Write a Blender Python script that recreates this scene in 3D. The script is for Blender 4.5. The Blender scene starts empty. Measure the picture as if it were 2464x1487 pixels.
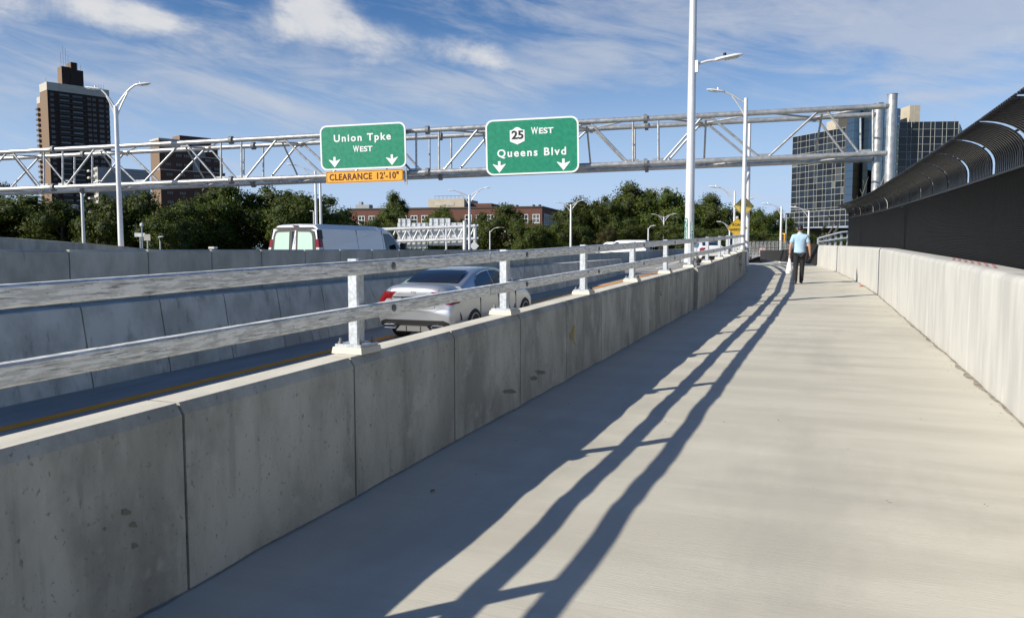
import bpy, bmesh, math, random
from math import sin, cos, tan, pi, atan2, radians, hypot, sqrt, exp
from mathutils import Vector, Matrix, noise
import numpy as np
random.seed(7)
scene = bpy.context.scene
COL = scene.collection

# ------------------------------------------------------------------ camera
F, IW, IH = 1900.0, 2464.0, 1487.0
EYE = Vector((0, 0, 1.6))
PITCH, YAW, GR = radians(4.3791), radians(22.454), 0.022685
cam_d = bpy.data.cameras.new('camera'); cam = bpy.data.objects.new('camera', cam_d); COL.objects.link(cam)
cam.location = EYE; cam.rotation_euler = (radians(90) - PITCH, 0, YAW)
cam_d.sensor_width = 36; cam_d.lens = F / IW * 36
cam_d.clip_start = 0.05; cam_d.clip_end = 6000
scene.camera = cam

# ------------------------------------------------------------------ sun, sky, exposure
SUN_EL = radians(29.2); SAZ = Vector((-0.675, -0.738, 0)).normalized()
sun_d = bpy.data.lights.new('sun', 'SUN'); sun = bpy.data.objects.new('sun', sun_d); COL.objects.link(sun)
sun_d.energy = 4.6; sun_d.angle = radians(0.5); sun_d.color = (1.0, 0.93, 0.80)
to_sun = Vector((SAZ.x * cos(SUN_EL), SAZ.y * cos(SUN_EL), sin(SUN_EL)))
sun.rotation_euler = to_sun.to_track_quat('Z', 'Y').to_euler()
sun.location = (0, 0, 60)
scene.view_settings.view_transform = 'Standard'; scene.view_settings.look = 'None'
scene.view_settings.exposure = 0.50; scene.view_settings.gamma = 1
scene.view_settings.use_curve_mapping = False

world = bpy.data.worlds.new('World'); scene.world = world; world.use_nodes = True
wn = world.node_tree; wn.nodes.clear()
def N(nt, t, **kw):
    n = nt.nodes.new(t)
    for k, v in kw.items():
        if k.startswith('i_'):
            n.inputs[k[2:].replace('_', ' ')].default_value = v
        else: setattr(n, k, v)
    return n
def M(nt, op, a=None, b=None, c=None, clamp=False):
    n = nt.nodes.new('ShaderNodeMath'); n.operation = op; n.use_clamp = clamp
    for i, v in enumerate((a, b, c)):
        if v is None: continue
        if isinstance(v, (int, float)): n.inputs[i].default_value = v
        else: nt.links.new(v, n.inputs[i])
    return n.outputs[0]
def build_world():
    nt = wn; L = nt.links.new
    sky = N(nt, 'ShaderNodeTexSky'); sky.sky_type = 'NISHITA'; sky.sun_disc = False
    sky.sun_elevation = SUN_EL; sky.sun_rotation = atan2(SAZ.x, SAZ.y)
    sky.air_density = 1.0; sky.dust_density = 0.5; sky.ozone_density = 2.2; sky.altitude = 0
    tc = N(nt, 'ShaderNodeTexCoord')
    sep = N(nt, 'ShaderNodeSeparateXYZ'); L(tc.outputs['Generated'], sep.inputs[0])
    X, Y, Z = sep.outputs
    az = M(nt, 'ARCTAN2', X, Y); el = M(nt, 'ARCSINE', Z)
    comb = N(nt, 'ShaderNodeCombineXYZ'); L(az, comb.inputs[0]); L(el, comb.inputs[1])
    def fbm(scale, rot, sx, sy, detail=7, rough=0.6, dist=0.0, off=(0, 0, 0)):
        mp = N(nt, 'ShaderNodeMapping'); mp.inputs['Rotation'].default_value = (0, 0, rot)
        L(comb.outputs[0], mp.inputs[0])
        mp2 = N(nt, 'ShaderNodeMapping'); mp2.inputs['Scale'].default_value = (sx, sy, 1); mp2.inputs['Location'].default_value = off
        L(mp.outputs[0], mp2.inputs[0])
        t = N(nt, 'ShaderNodeTexNoise'); t.inputs['Scale'].default_value = scale; t.inputs['Detail'].default_value = detail
        t.inputs['Roughness'].default_value = rough; t.inputs['Distortion'].default_value = dist
        L(mp2.outputs[0], t.inputs['Vector']); return t.outputs['Fac']
    # places of clouds: (azimuth, elevation, half sizes, weight, tilt)
    def ang(u, v):
        dx = (u - IW / 2) / F; dz = -(v - IH / 2) / F
        x, y, z = dx, cos(PITCH) + dz * sin(PITCH), -sin(PITCH) + dz * cos(PITCH)
        return atan2(x, y) - YAW, atan2(z, hypot(x, y))
    def blob(u, v, su, sv, wt, tilt=0.0):
        a, e = ang(u, v); su /= F; sv /= F
        da = M(nt, 'SUBTRACT', az, a); de = M(nt, 'SUBTRACT', el, e)
        ct, st = cos(tilt), sin(tilt)
        p = M(nt, 'ADD', M(nt, 'MULTIPLY', da, ct / su), M(nt, 'MULTIPLY', de, st / su))
        q = M(nt, 'ADD', M(nt, 'MULTIPLY', da, -st / sv), M(nt, 'MULTIPLY', de, ct / sv))
        r2 = M(nt, 'ADD', M(nt, 'MULTIPLY', p, p), M(nt, 'MULTIPLY', q, q))
        return M(nt, 'MULTIPLY', M(nt, 'EXPONENT', M(nt, 'MULTIPLY', r2, -1.0)), wt)
    def total(lst):
        s = None
        for b in lst:
            o = blob(*b); s = o if s is None else M(nt, 'ADD', s, o)
        return s
    puffs = total([(60, 15, 260, 38, .9, .06), (370, 50, 190, 44, 1.15, -.15), (700, 40, 120, 70, .95, .5),
                   (830, 75, 170, 80, 1.2, -.45), (1060, 120, 150, 42, .75, -.1), (1200, 148, 110, 36, .9, -.2),
                   (1395, 462, 55, 26, .75, 0), (-350, 60, 300, 90, .8, 0), (2900, 120, 300, 60, .6, 0)])
    cirr = total([(560, 235, 420, 75, .65, -.2), (820, 150, 520, 60, .5, -.16), (1180, 205, 200, 36, .6, .05), (1400, 150, 170, 42, .75, -.1),
                  (1500, 40, 520, 80, .75, -.06), (2050, 60, 480, 90, .6, -.15), (2330, 60, 300, 120, .55, .35), (2250, 233, 160, 12, .55, 0),
                  (60, 215, 240, 60, .42, 0), (620, 235, 200, 18, .5, -.25), (1650, 470, 300, 40, .3, 0), (-500, 150, 400, 120, .5, 0), (2900, 100, 400, 160, .5, .2)])
    n1 = fbm(10.0, .12, 1.0, 1.5, 10, .62, .3)
    n2 = fbm(5.0, .22, 1.0, 5.5, 9, .62, .9, (3.1, 1.7, 0))
    n3 = fbm(16.0, .10, 1.0, 3.5, 6, .6, .4, (7, 2, 0))
    def ss(x, lo, hi):
        m = N(nt, 'ShaderNodeMapRange'); m.interpolation_type = 'SMOOTHSTEP'
        m.inputs[1].default_value = lo; m.inputs[2].default_value = hi
        L(x, m.inputs[0]); return m.outputs[0]
    c1 = ss(M(nt, 'ADD', M(nt, 'MULTIPLY', puffs, .55), M(nt, 'ADD', M(nt, 'MULTIPLY', n1, 1.15), M(nt, 'MULTIPLY', n3, .45))), 1.00, 1.72)
    c2 = M(nt, 'MULTIPLY', ss(M(nt, 'ADD', M(nt, 'MULTIPLY', cirr, .34), M(nt, 'ADD', M(nt, 'MULTIPLY', n2, .75), M(nt, 'MULTIPLY', n3, .25))), .52, .92), .66)
    up = ss(el, -0.01, 0.02)
    cl = M(nt, 'MULTIPLY', M(nt, 'MAXIMUM', M(nt, 'MULTIPLY', c1, .84), c2, clamp=True), up)
    # horizon haze is painted in below; clouds shade from cool grey to warm white
    shade = ss(M(nt, 'ADD', n1, M(nt, 'MULTIPLY', c1, .35)), .45, 1.0)
    cc = N(nt, 'ShaderNodeMix', data_type='RGBA'); L(shade, cc.inputs['Factor'])
    cc.inputs['A'].default_value = (5.9, 6.3, 7.1, 1); cc.inputs['B'].default_value = (8.6, 8.5, 8.3, 1)
    hs = N(nt, 'ShaderNodeHueSaturation'); hs.inputs['Saturation'].default_value = 1.25; hs.inputs['Value'].default_value = 1.0
    L(sky.outputs[0], hs.inputs['Color'])
    tint = N(nt, 'ShaderNodeMix', data_type='RGBA'); tint.blend_type = 'MULTIPLY'; tint.inputs['Factor'].default_value = 1.0
    L(hs.outputs[0], tint.inputs['A']); tint.inputs['B'].default_value = (.88, .94, 1.12, 1)
    hz = N(nt, 'ShaderNodeMix', data_type='RGBA'); L(M(nt, 'MULTIPLY', M(nt, 'SUBTRACT', 1.0, ss(el, -.02, .30)), .92), hz.inputs['Factor'])
    L(tint.outputs['Result'], hz.inputs['A']); hz.inputs['B'].default_value = (5.3, 7.0, 10.0, 1)
    mx = N(nt, 'ShaderNodeMix', data_type='RGBA'); L(cl, mx.inputs['Factor']); L(hz.outputs['Result'], mx.inputs['A']); L(cc.outputs['Result'], mx.inputs['B'])
    bg = N(nt, 'ShaderNodeBackground'); bg.inputs['Strength'].default_value = 0.068
    L(mx.outputs['Result'], bg.inputs['Color'])
    out = N(nt, 'ShaderNodeOutputWorld'); L(bg.outputs[0], out.inputs[0])
build_world()

# ------------------------------------------------------------------ pixel helpers (design coordinates 2464 x 1487)
RIGHT = Vector((cos(YAW), sin(YAW), 0)); FWD = Vector((-sin(YAW), cos(YAW), 0))
def ray(u, v):
    dx = (u - IW / 2) / F; dz = -(v - IH / 2) / F
    return RIGHT * dx + FWD * (cos(PITCH) + dz * sin(PITCH)) + Vector((0, 0, -sin(PITCH) + dz * cos(PITCH)))
def at(u, v, d):                       # the point seen at (u, v), d metres ahead
    r = ray(u, v); return EYE + r * (d / r.dot(FWD))
def zat(v, d, u=1232): return at(u, v, d).z
def ground(u, v, h=0.0):
    r = ray(u, v); t = (h - EYE.z) / (r.z - GR * r.y); return EYE + r * t

# ------------------------------------------------------------------ mesh builder
class MB:
    def __init__(s): s.v = []; s.f = []; s.m = []
    def add(s, vs, fs, mi=0):
        o = len(s.v); s.v += [tuple(v) for v in vs]
        s.f += [tuple(i + o for i in f) for f in fs]; s.m += [mi] * len(fs)
        return s
    def box(s, x0, x1, y0, y1, z0, z1, mi=0):
        return s.add([(x0, y0, z0), (x1, y0, z0), (x1, y1, z0), (x0, y1, z0), (x0, y0, z1), (x1, y0, z1), (x1, y1, z1), (x0, y1, z1)],
              [(0, 3, 2, 1), (4, 5, 6, 7), (0, 1, 5, 4), (1, 2, 6, 5), (2, 3, 7, 6), (3, 0, 4, 7)], mi)
    def obox(s, c, ax, ay, az, mi=0):  # centre and three half-axis vectors
        c = Vector(c); ax, ay, az = Vector(ax), Vector(ay), Vector(az); vs = []
        for k in (-1, 1):
            for i, j in ((-1, -1), (1, -1), (1, 1), (-1, 1)): vs.append(c + ax * i + ay * j + az * k)
        return s.add(vs, [(0, 3, 2, 1), (4, 5, 6, 7), (0, 1, 5, 4), (1, 2, 6, 5), (2, 3, 7, 6), (3, 0, 4, 7)], mi)
    def tube(s, p0, p1, r0, r1=None, n=10, cap=True, mi=0):
        return s.path([p0, p1], [r0, r0 if r1 is None else r1], n, cap, mi)
    def path(s, pts, rs, n=8, cap=True, mi=0, flat=1.0):
        pts = [Vector(p) for p in pts]
        if isinstance(rs, (int, float)): rs = [rs] * len(pts)
        o = []; up = None
        for i, p in enumerate(pts):
            d = (pts[min(i + 1, len(pts) - 1)] - pts[max(i - 1, 0)]).normalized()
            if up is None:
                up = Vector((0, 0, 1)) if abs(d.z) < .9 else Vector((1, 0, 0))
            a = d.cross(up).normalized(); b = a.cross(d).normalized(); up = b
            for k in range(n):
                t = 2 * pi * k / n; o.append(p + a * cos(t) * rs[i] + b * sin(t) * rs[i] * flat)
        fs = []
        for i in range(len(pts) - 1):
            for k in range(n):
                k2 = (k + 1) % n; fs.append((i * n + k, i * n + k2, (i + 1) * n + k2, (i + 1) * n + k))
        if cap: fs.append(tuple(range(n))[::-1]); fs.append(tuple((len(pts) - 1) * n + k for k in range(n)))
        return s.add(o, fs, mi)
    def lathe(s, prof, c=(0, 0, 0), n=16, mi=0):
        c = Vector(c); vs = []; fs = []
        for r, z in prof:
            for k in range(n): vs.append(c + Vector((r * cos(2 * pi * k / n), r * sin(2 * pi * k / n), z)))
        for i in range(len(prof) - 1):
            for k in range(n):
                k2 = (k + 1) % n; fs.append((i * n + k, i * n + k2, (i + 1) * n + k2, (i + 1) * n + k))
        fs.append(tuple(range(n))[::-1]); fs.append(tuple((len(prof) - 1) * n + k for k in range(n)))
        return s.add(vs, fs, mi)
    def prism(s, poly, a, mi=0, close=True):   # poly: list of 3D points, extruded by vector a
        n = len(poly); a = Vector(a); vs = [Vector(p) for p in poly] + [Vector(p) + a for p in poly]
        fs = [(i, (i + 1) % n, n + (i + 1) % n, n + i) for i in range(n)]
        if close: fs += [tuple(range(n))[::-1], tuple(range(n, 2 * n))]
        return s.add(vs, fs, mi)
    def loft(s, rings, cap=True, closed=True, mi=0):
        n = len(rings[0]); vs = [p for r in rings for p in r]; fs = []
        for i in range(len(rings) - 1):
            for k in range(n if closed else n - 1):
                k2 = (k + 1) % n; fs.append((i * n + k, i * n + k2, (i + 1) * n + k2, (i + 1) * n + k))
        if cap: fs.append(tuple(range(n))[::-1]); fs.append(tuple((len(rings) - 1) * n + k for k in range(n)))
        return s.add(vs, fs, mi)
    def mesh(s, name, mats, smooth=False, fix=True):
        me = bpy.data.meshes.new(name); me.from_pydata(s.v, [], s.f)
        for m in (mats if isinstance(mats, (list, tuple)) else [mats]): me.materials.append(m)
        if any(s.m): me.polygons.foreach_set('material_index', s.m)
        if fix:
            bm = bmesh.new(); bm.from_mesh(me); bmesh.ops.recalc_face_normals(bm, faces=bm.faces); bm.to_mesh(me); bm.free()
        if smooth: sm(me, smooth)
        return me
    def build(s, name, mats, parent=None, smooth=False, loc=None, fix=True, kind=None):
        o = bpy.data.objects.new(name, s.mesh(name, mats, smooth, fix)); COL.objects.link(o)
        if loc is not None: o.location = loc
        if parent is not None: o.parent = parent
        if kind: o['kind'] = kind
        return o
def sm(me, ang):
    me.polygons.foreach_set('use_smooth', [True] * len(me.polygons))
    if ang is not True:
        bm = bmesh.new(); bm.from_mesh(me); lim = radians(ang)
        for e in bm.edges:
            if len(e.link_faces) == 2 and e.calc_face_angle(0) > lim: e.smooth = False
        bm.to_mesh(me); bm.free()
def thing(name, label, cat, loc=(0, 0, 0), rotz=0.0, group=None):
    o = bpy.data.objects.new(name, None); COL.objects.link(o); o.empty_display_size = .2
    o.location = loc; o.rotation_euler = (0, 0, rotz); tag(o, label, cat, group); return o
def tag(o, label, cat, group=None):
    o['label'] = label; o['category'] = cat
    if group: o['group'] = group
    return o
def struct(o): o['kind'] = 'structure'; return o
def inst(src_me, name, parent, loc=(0, 0, 0), rot=(0, 0, 0), scale=(1, 1, 1)):
    o = bpy.data.objects.new(name, src_me); COL.objects.link(o); o.parent = parent
    o.location = loc; o.rotation_euler = rot; o.scale = scale; return o
def copy_tree(o, parent=None, kids=None):
    c = o.copy(); COL.objects.link(c)
    if parent is not None: c.parent = parent
    for ch in [x for x in bpy.data.objects if x.parent == o]: copy_tree(ch, c)
    return c
def applied(o):                        # bake modifiers into the mesh
    dg = bpy.context.evaluated_depsgraph_get(); dg.update()
    me = bpy.data.meshes.new_from_object(o.evaluated_get(dg)); o.modifiers.clear(); o.data = me; return o
def interp(tab, y):
    if y <= tab[0][0]: 
        a, b = tab[0], tab[1]; 
        return a[1]
    for a, b in zip(tab, tab[1:]):
        if y <= b[0]: return a[1] + (b[1] - a[1]) * (y - a[0]) / (b[0] - a[0])
    return tab[-1][1]
def text_mesh(body, size, mat, bold=0.0, spacing=1.0, depth=0.004, align='CENTER'):
    cu = bpy.data.curves.new('lettering', 'FONT'); cu.body = body; cu.size = size; cu.offset = bold
    cu.space_character = spacing; cu.extrude = depth; cu.align_x = align; cu.align_y = 'CENTER'; cu.resolution_u = 4
    o = bpy.data.objects.new('tmp', cu); COL.objects.link(o)
    bpy.context.view_layer.update()
    dg = bpy.context.evaluated_depsgraph_get(); me = bpy.data.meshes.new_from_object(o.evaluated_get(dg))
    bpy.data.objects.remove(o); me.materials.clear(); me.materials.append(mat); me.name = 'lettering'
    return me

# ------------------------------------------------------------------ materials
MATS = {}
def mat(name, col, rough=.7, metal=0.0, spec=None, coat=0, trans=0.0, emit=None):
    m = bpy.data.materials.new(name); m.use_nodes = True; b = m.node_tree.nodes['Principled BSDF']
    b.inputs['Base Color'].default_value = (*col, 1); b.inputs['Roughness'].default_value = rough; b.inputs['Metallic'].default_value = metal
    if spec is not None: b.inputs['Specular IOR Level'].default_value = spec
    if coat: b.inputs['Coat Weight'].default_value = coat; b.inputs['Coat Roughness'].default_value = .05
    if trans: b.inputs['Transmission Weight'].default_value = trans
    MATS[name] = m; return m
def noisy(name, c0, c1, scale=6, stretch=(1, 1, 1), rough=(.6, .85), bump=.1, bscale=None, metal=0.0, layers=(), obj=True, detail=8, bstretch=None, c_lo=.35, c_hi=.65, rnd=0.0):
    """two-tone noise with optional extra layers: (colour, scale, stretch, lo, hi, strength)"""
    m = mat(name, c0, .7, metal); nt = m.node_tree; L = nt.links.new; b = nt.nodes['Principled BSDF']
    tc = N(nt, 'ShaderNodeTexCoord'); src = tc.outputs['Object']
    if not obj:
        g = N(nt, 'ShaderNodeNewGeometry'); src = g.outputs['Position']
    def nz(sc, st, det=detail, seed=0.0, rg=.6):
        mp = N(nt, 'ShaderNodeMapping'); mp.inputs['Scale'].default_value = st; mp.inputs['Location'].default_value = (seed, seed * .7, seed * 1.3); L(src, mp.inputs[0])
        t = N(nt, 'ShaderNodeTexNoise'); t.inputs['Scale'].default_value = sc; t.inputs['Detail'].default_value = det; t.inputs['Roughness'].default_value = rg
        L(mp.outputs[0], t.inputs['Vector']); return t.outputs['Fac']
    def mr(x, lo, hi, a=0.0, bb=1.0):
        r = N(nt, 'ShaderNodeMapRange'); r.interpolation_type = 'SMOOTHSTEP'
        r.inputs[1].default_value = lo; r.inputs[2].default_value = hi; r.inputs[3].default_value = a; r.inputs[4].default_value = bb
        L(x, r.inputs[0]); return r.outputs[0]
    def mix(f, a, bb):
        x = N(nt, 'ShaderNodeMix', data_type='RGBA')
        if isinstance(f, float): x.inputs['Factor'].default_value = f
        else: L(f, x.inputs['Factor'])
        for k, v in (('A', a), ('B', bb)):
            if isinstance(v, tuple): x.inputs[k].default_value = (*v, 1)
            else: L(v, x.inputs[k])
        return x.outputs['Result']
    n = nz(scale, stretch); c = mix(mr(n, c_lo, c_hi), c0, c1)
    for i, (lc, ls, lst, lo, hi, stren) in enumerate(layers):
        f = mr(nz(ls, lst, 6, 11.3 * (i + 1)), lo, hi, 0, stren); c = mix(f, c, lc)
    if rnd:
        oi = N(nt, 'ShaderNodeObjectInfo'); v = N(nt, 'ShaderNodeHueSaturation')
        L(M(nt, 'ADD', M(nt, 'MULTIPLY', oi.outputs['Random'], rnd), 1 - rnd / 2), v.inputs['Value']); L(c, v.inputs['Color']); c = v.outputs[0]
    L(c, b.inputs['Base Color'])
    L(mr(n, .3, .7, rough[0], rough[1]), b.inputs['Roughness'])
    if bump:
        bn = N(nt, 'ShaderNodeBump'); bn.inputs['Strength'].default_value = bump; bn.inputs['Distance'].default_value = .02
        L(nz(bscale or scale * 6, bstretch or stretch, 5, 5.0), bn.inputs['Height']); L(bn.outputs[0], b.inputs['Normal'])
    return m
wall_c = noisy('wall_concrete', (.32, .32, .275), (.50, .50, .44), 2.2, (1, 1, .45), (.75, .9), .35, 60, obj=False, bstretch=(1, 1, .5),
    layers=[((.21, .20, .175), 9, (1, 1, .10), .54, .76, .55), ((.54, .53, .49), 16, (1, 1, .14), .58, .78, .6), ((.12, .12, .10), 42, (1, 1, .75), .60, .70, .7), ((.22, .22, .19), 1.3, (1, 1, .5), .48, .64, .75), ((.58, .58, .53), 3.2, (1, 1, .8), .56, .70, .55), ((.56, .55, .50), 55, (1, 1, .8), .66, .76, .5)], rnd=.12)
rwall_c = noisy('pale_wall_concrete', (.43, .425, .40), (.52, .515, .48), 2.5, (1, 1, .25), (.75, .9), .2, 50, obj=False, bstretch=(1, 1, .5),
    layers=[((.37, .365, .35), 6, (1, 1, .07), .52, .75, .55), ((.66, .655, .62), 9, (1, 1, .08), .56, .75, .6), ((.33, .32, .29), 26, (1, 1, .15), .66, .8, .5)])
pale_top_c = noisy('pale_top_concrete', (.56, .53, .45), (.64, .61, .52), 4, (1, .5, 1), (.7, .9), .12, 80, obj=False)
walk_c = noisy('walkway_concrete', (.49, .465, .39), (.56, .535, .455), 1.3, (.35, 1.6, 1), (.7, .9), .22, 50, obj=False, bstretch=(.15, 3.4, 1),
    layers=[((.41, .39, .335), 9, (.06, 3.2, 1), .54, .78, .38), ((.62, .595, .52), 7, (.07, 3.0, 1), .58, .8, .35), ((.33, .31, .265), 75, (.8, 1, 1), .63, .76, .55), ((.63, .61, .54), 90, (.8, 1, 1), .64, .78, .5), ((.41, .39, .335), .7, (1.4, .5, 1), .50, .70, .6), ((.22, .205, .18), 26, (1, 1, 1), .765, .80, .7)])
lane_c = noisy('lane_concrete', (.26, .25, .23), (.36, .35, .32), 1.2, (1, .3, 1), (.7, .9), .15, 50, obj=False,
    layers=[((.19, .185, .17), 3, (2, .12, 1), .52, .75, .55)])
barrier_c = noisy('barrier_concrete', (.40, .40, .355), (.60, .595, .535), 1.8, (1, 1, .7), (.75, .9), .25, 60, obj=False,
    layers=[((.20, .20, .18), 5, (1, 1, .3), .55, .66, .55), ((.60, .60, .56), 12, (1, 1, .14), .58, .76, .6), ((.13, .125, .11), 36, (1, 1, 1), .70, .77, .6)], rnd=.14)
upper_c = noisy('grey_barrier_concrete', (.32, .325, .285), (.46, .46, .41), 2.0, (1, 1, .6), (.75, .9), .2, 50, obj=False,
    layers=[((.17, .165, .15), 8, (1, 1, .2), .55, .8, .5), ((.38, .375, .35), 18, (1, 1, .2), .64, .8, .4)], rnd=.12)
joint_m = mat('joint_dark', (.035, .033, .03), .95)
yellow_p = noisy('yellow_paint', (.90, .34, .008), (.80, .29, .008), 8, (1, .3, 1), (.6, .8), .05, layers=[((.3, .24, .15), 30, (1, 1, 1), .6, .72, .6)], obj=False)
white_p = noisy('white_paint', (.72, .72, .70), (.62, .62, .60), 8, (1, 1, 1), (.6, .8), .05, obj=False)
galv = noisy('galvanised_rail', (.62, .62, .585), (.95, .94, .87), 42, (1, .22, 1.7), (.38, .6), .10, 60, metal=.25, obj=False, bstretch=(1, .15, 1),
    layers=[((.17, .175, .18), 22, (1, .3, 5), .57, .66, .8), ((.92, .90, .83), 30, (1, 1.4, 1.4), .60, .72, .6), ((.10, .10, .10), 60, (1, .8, 2.2), .635, .70, .85), ((.36, .37, .38), 3.5, (1, .9, 1), .60, .68, .6)], c_lo=.42, c_hi=.58)
galv_post = noisy('galvanised_post', (.40, .43, .47), (.54, .58, .62), 40, (1, 1, 1), (.45, .6), .08, metal=.35, obj=False,
    layers=[((.27, .30, .34), 60, (1, 1, .5), .56, .72, .7)])
galv_t = noisy('gantry_steel', (.38, .39, .40), (.50, .51, .51), 5, (1, 1, 1), (.36, .48), .05, metal=.6, obj=False,
    layers=[((.33, .34, .35), 9, (1, 1, 1), .58, .75, .5), ((.74, .74, .72), 14, (1, 1, 1), .62, .75, .45)])
galv_d = noisy('weathered_clamp_steel', (.16, .165, .17), (.25, .255, .26), 12, (1, 1, 1), (.55, .7), .05, metal=.4, obj=False)
pole_m = noisy('lamp_pole_aluminium', (.66, .66, .67), (.76, .76, .76), 3, (1, 1, .3), (.35, .48), .03, metal=.35, obj=False)
lamp_w = mat('lamp_white', (.74, .75, .76), .45, .1)
lens_m = mat('lamp_lens', (.55, .56, .55), .25)
black_cap = mat('photocell_dark', (.01, .012, .03), .4)
louver = noisy('black_louver', (.008, .0078, .0072), (.014, .0135, .012), 20, (1, 1, 1), (.6, .75), .02, obj=False,
    layers=[((.024, .023, .020), 5, (1, 4, .1), .56, .8, .5)])
louver_arc = mat('black_picket', (.008, .008, .0085), .33)
dark_frame = mat('black_frame', (.012, .012, .012), .45)
sign_g = noisy('sign_green', (.010, .215, .120), (.013, .25, .145), 6, (1, 1, 1), (.4, .5), 0, layers=[((.04, .33, .22), 22, (1, 1, 1), .66, .76, .45)])
sign_w = mat('sign_white', (.78, .80, .80), .5); sign_k = mat('sign_black', (.015, .015, .015), .5)
sign_o = noisy('sign_orange', (.86, .42, .035), (.80, .37, .03), 3, (1, 1, 1), (.45, .55), 0)
sign_br = mat('sign_dark_brown', (.10, .02, .008), .5)
sign_y = noisy('sign_yellow', (.66, .42, .035), (.60, .38, .03), 3, (1, 1, 1), (.45, .6), 0)
sign_y2 = noisy('faded_sign_yellow', (.66, .50, .13), (.58, .44, .11), 3, (1, 1, 1), (.45, .6), 0)
sign_back = noisy('sign_back_metal', (.62, .63, .64), (.74, .75, .75), 1.5, (1, 1, 1), (.4, .55), 0, metal=.2, obj=False)
grass_m = noisy('grass', (.05, .08, .02), (.11, .13, .04), 3, (1, 1, 1), (.9, 1), .4, 40, obj=False)
earth_m = noisy('earth', (.06, .08, .03), (.13, .13, .07), .2, (1, 1, 1), (.9, 1), .1, obj=False)
asph = noisy('asphalt', (.15, .148, .14), (.22, .215, .2), .8, (1, .3, 1), (.8, .95), .1, 40, obj=False)

# ------------------------------------------------------------------ ground profile
ZT = [(-20, -20 * GR), (36, 36 * GR), (45, .80), (58, .50), (74, .42), (100, .80), (130, .86)]
def zw(y): return interp(ZT, y)                      # walkway
LT = [(-20, -20 * GR - .56), (66, 66 * GR - .56), (90, 1.0), (140, .95)]
def zl(y): return interp(LT, y)                      # ramp lane
XLT = [(-6, -2.68), (15, -2.68), (20, -2.70), (23, -2.84), (29.6, -3.12), (33, -3.55), (36, -4.05), (40, -4.9), (60, -7.4), (130, -15)]
def xl(y): return interp(XLT, y)                     # inner face of the left parapet
XRT = [(-6, 1.72), (0, 1.62), (7.5, 1.44), (10.7, 1.33), (21.4, .89), (26.6, .50), (32.7, -.12), (37.9, -.91), (38.8, -1.02)]
def xr(y): return interp(XRT, y)
ZR = [(-6, 1.05), (0, 1.19), (7.5, 1.35), (10.7, 1.42), (21.4, 1.61), (37.9, 1.75), (40, 1.76)]
def zrt(y): return interp(ZR, y)
def sheet(name, ys, xf, zf, m, nx=1, kind='structure', bumpy=0.0):
    vs, fs = [], []
    for y in ys:
        a, b = xf(y)
        for i in range(nx + 1):
            x = a + (b - a) * i / nx; z = zf(x, y)
            if bumpy:
                fade = max(0.0, min(1.0, (70 - y) / 20))
                z += fade * (bumpy * (noise.noise(Vector((x * .45, y * 2.1, 3.7))) + .35 * noise.noise(Vector((x * .3, y * 5.0, 9.1)))))
            vs.append((x, y, z))
    for j in range(len(ys) - 1):
        for i in range(nx):
            k = j * (nx + 1) + i; fs.append((k, k + 1, k + nx + 2, k + nx + 1))
    mb = MB(); mb.add(vs, fs); o = mb.build(name, m, smooth=True, fix=False)
    if kind: o['kind'] = kind
    return o
yl = [-6 + .1 * i for i in range(360)] + [30 + .5 * i for i in range(60)] + [60 + 4 * i for i in range(16)]
def xleft_walk(y): return xl(y) - .12 if y < 40 else xl(y) - .3
def xright_walk(y): return xr(y) + .2 if y < 38.5 else 6.0
sheet('walkway', yl, lambda y: (xleft_walk(y), xright_walk(y)), lambda x, y: zw(y), walk_c, nx=18, bumpy=.0125)
ys2 = [-14 + 2 * i for i in range(78)]
sheet('ramp_road', ys2, lambda y: (-10.75, xl(y) - .25) if y < 40 else ((-10.75, -4.6) if y < 44 else (-10.75, -6)), lambda x, y: zl(y), lane_c, nx=4)
def zdeck(y): return max(.27, zl(y)) if y > 20 else .27
sheet('highway_road', ys2, lambda y: (-46, -10.78), lambda x, y: zdeck(y), asph, nx=4)
def zter(x, y):
    t = max(0.0, min(1.0, (y - 44) / 14)); t = t * t * (3 - 2 * t); return -1.2 + 1.45 * t
tys = [-3000, -300, -60, -10, 10, 30, 40, 44, 47, 50, 53, 56, 60, 80, 120, 200, 500, 1500, 5000]
sheet('terrain', tys, lambda y: (-4000, 4000), zter, earth_m, nx=24)
# grass bank held behind the pale wall
sheet('grass_bank', [-6 + 2 * i for i in range(23)] + [39.5, 44, 50], lambda y: (xr(min(y, 38.8)) + .33, 30), lambda x, y: (zrt(min(y, 38)) - .16) - max(0, y - 39) * .1, grass_m, nx=6)
# yellow edge line and white lane lines on the ramp
def stripe(name, fx, w, y0, y1, zf, m, step=1.0, up=.004):
    n = max(2, int((y1 - y0) / step)); ysn = [y0 + (y1 - y0) * i / n for i in range(n + 1)]
    return sheet(name, ysn, lambda y: (fx(y) - w / 2, fx(y) + w / 2), lambda x, y: zf(y) + up, m)
stripe('yellow_edge_line', lambda y: -8.64, .21, -8, 44, zl, yellow_p)
stripe('white_edge_line', lambda y: -4.2 - max(0, y - 14) ** 1.6 * .012, .12, -8, 44, zl, white_p)
stripe('white_gore_line', lambda y: -8.9 - (y - 33) * .06, .14, 44.5, 80, zl, white_p)
for k in range(3):
    y0 = 26 + k * 10
    stripe('white_lane_dash', lambda y, k=k: -13.8, .13, y0, y0 + 3, zdeck, white_p)

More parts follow.
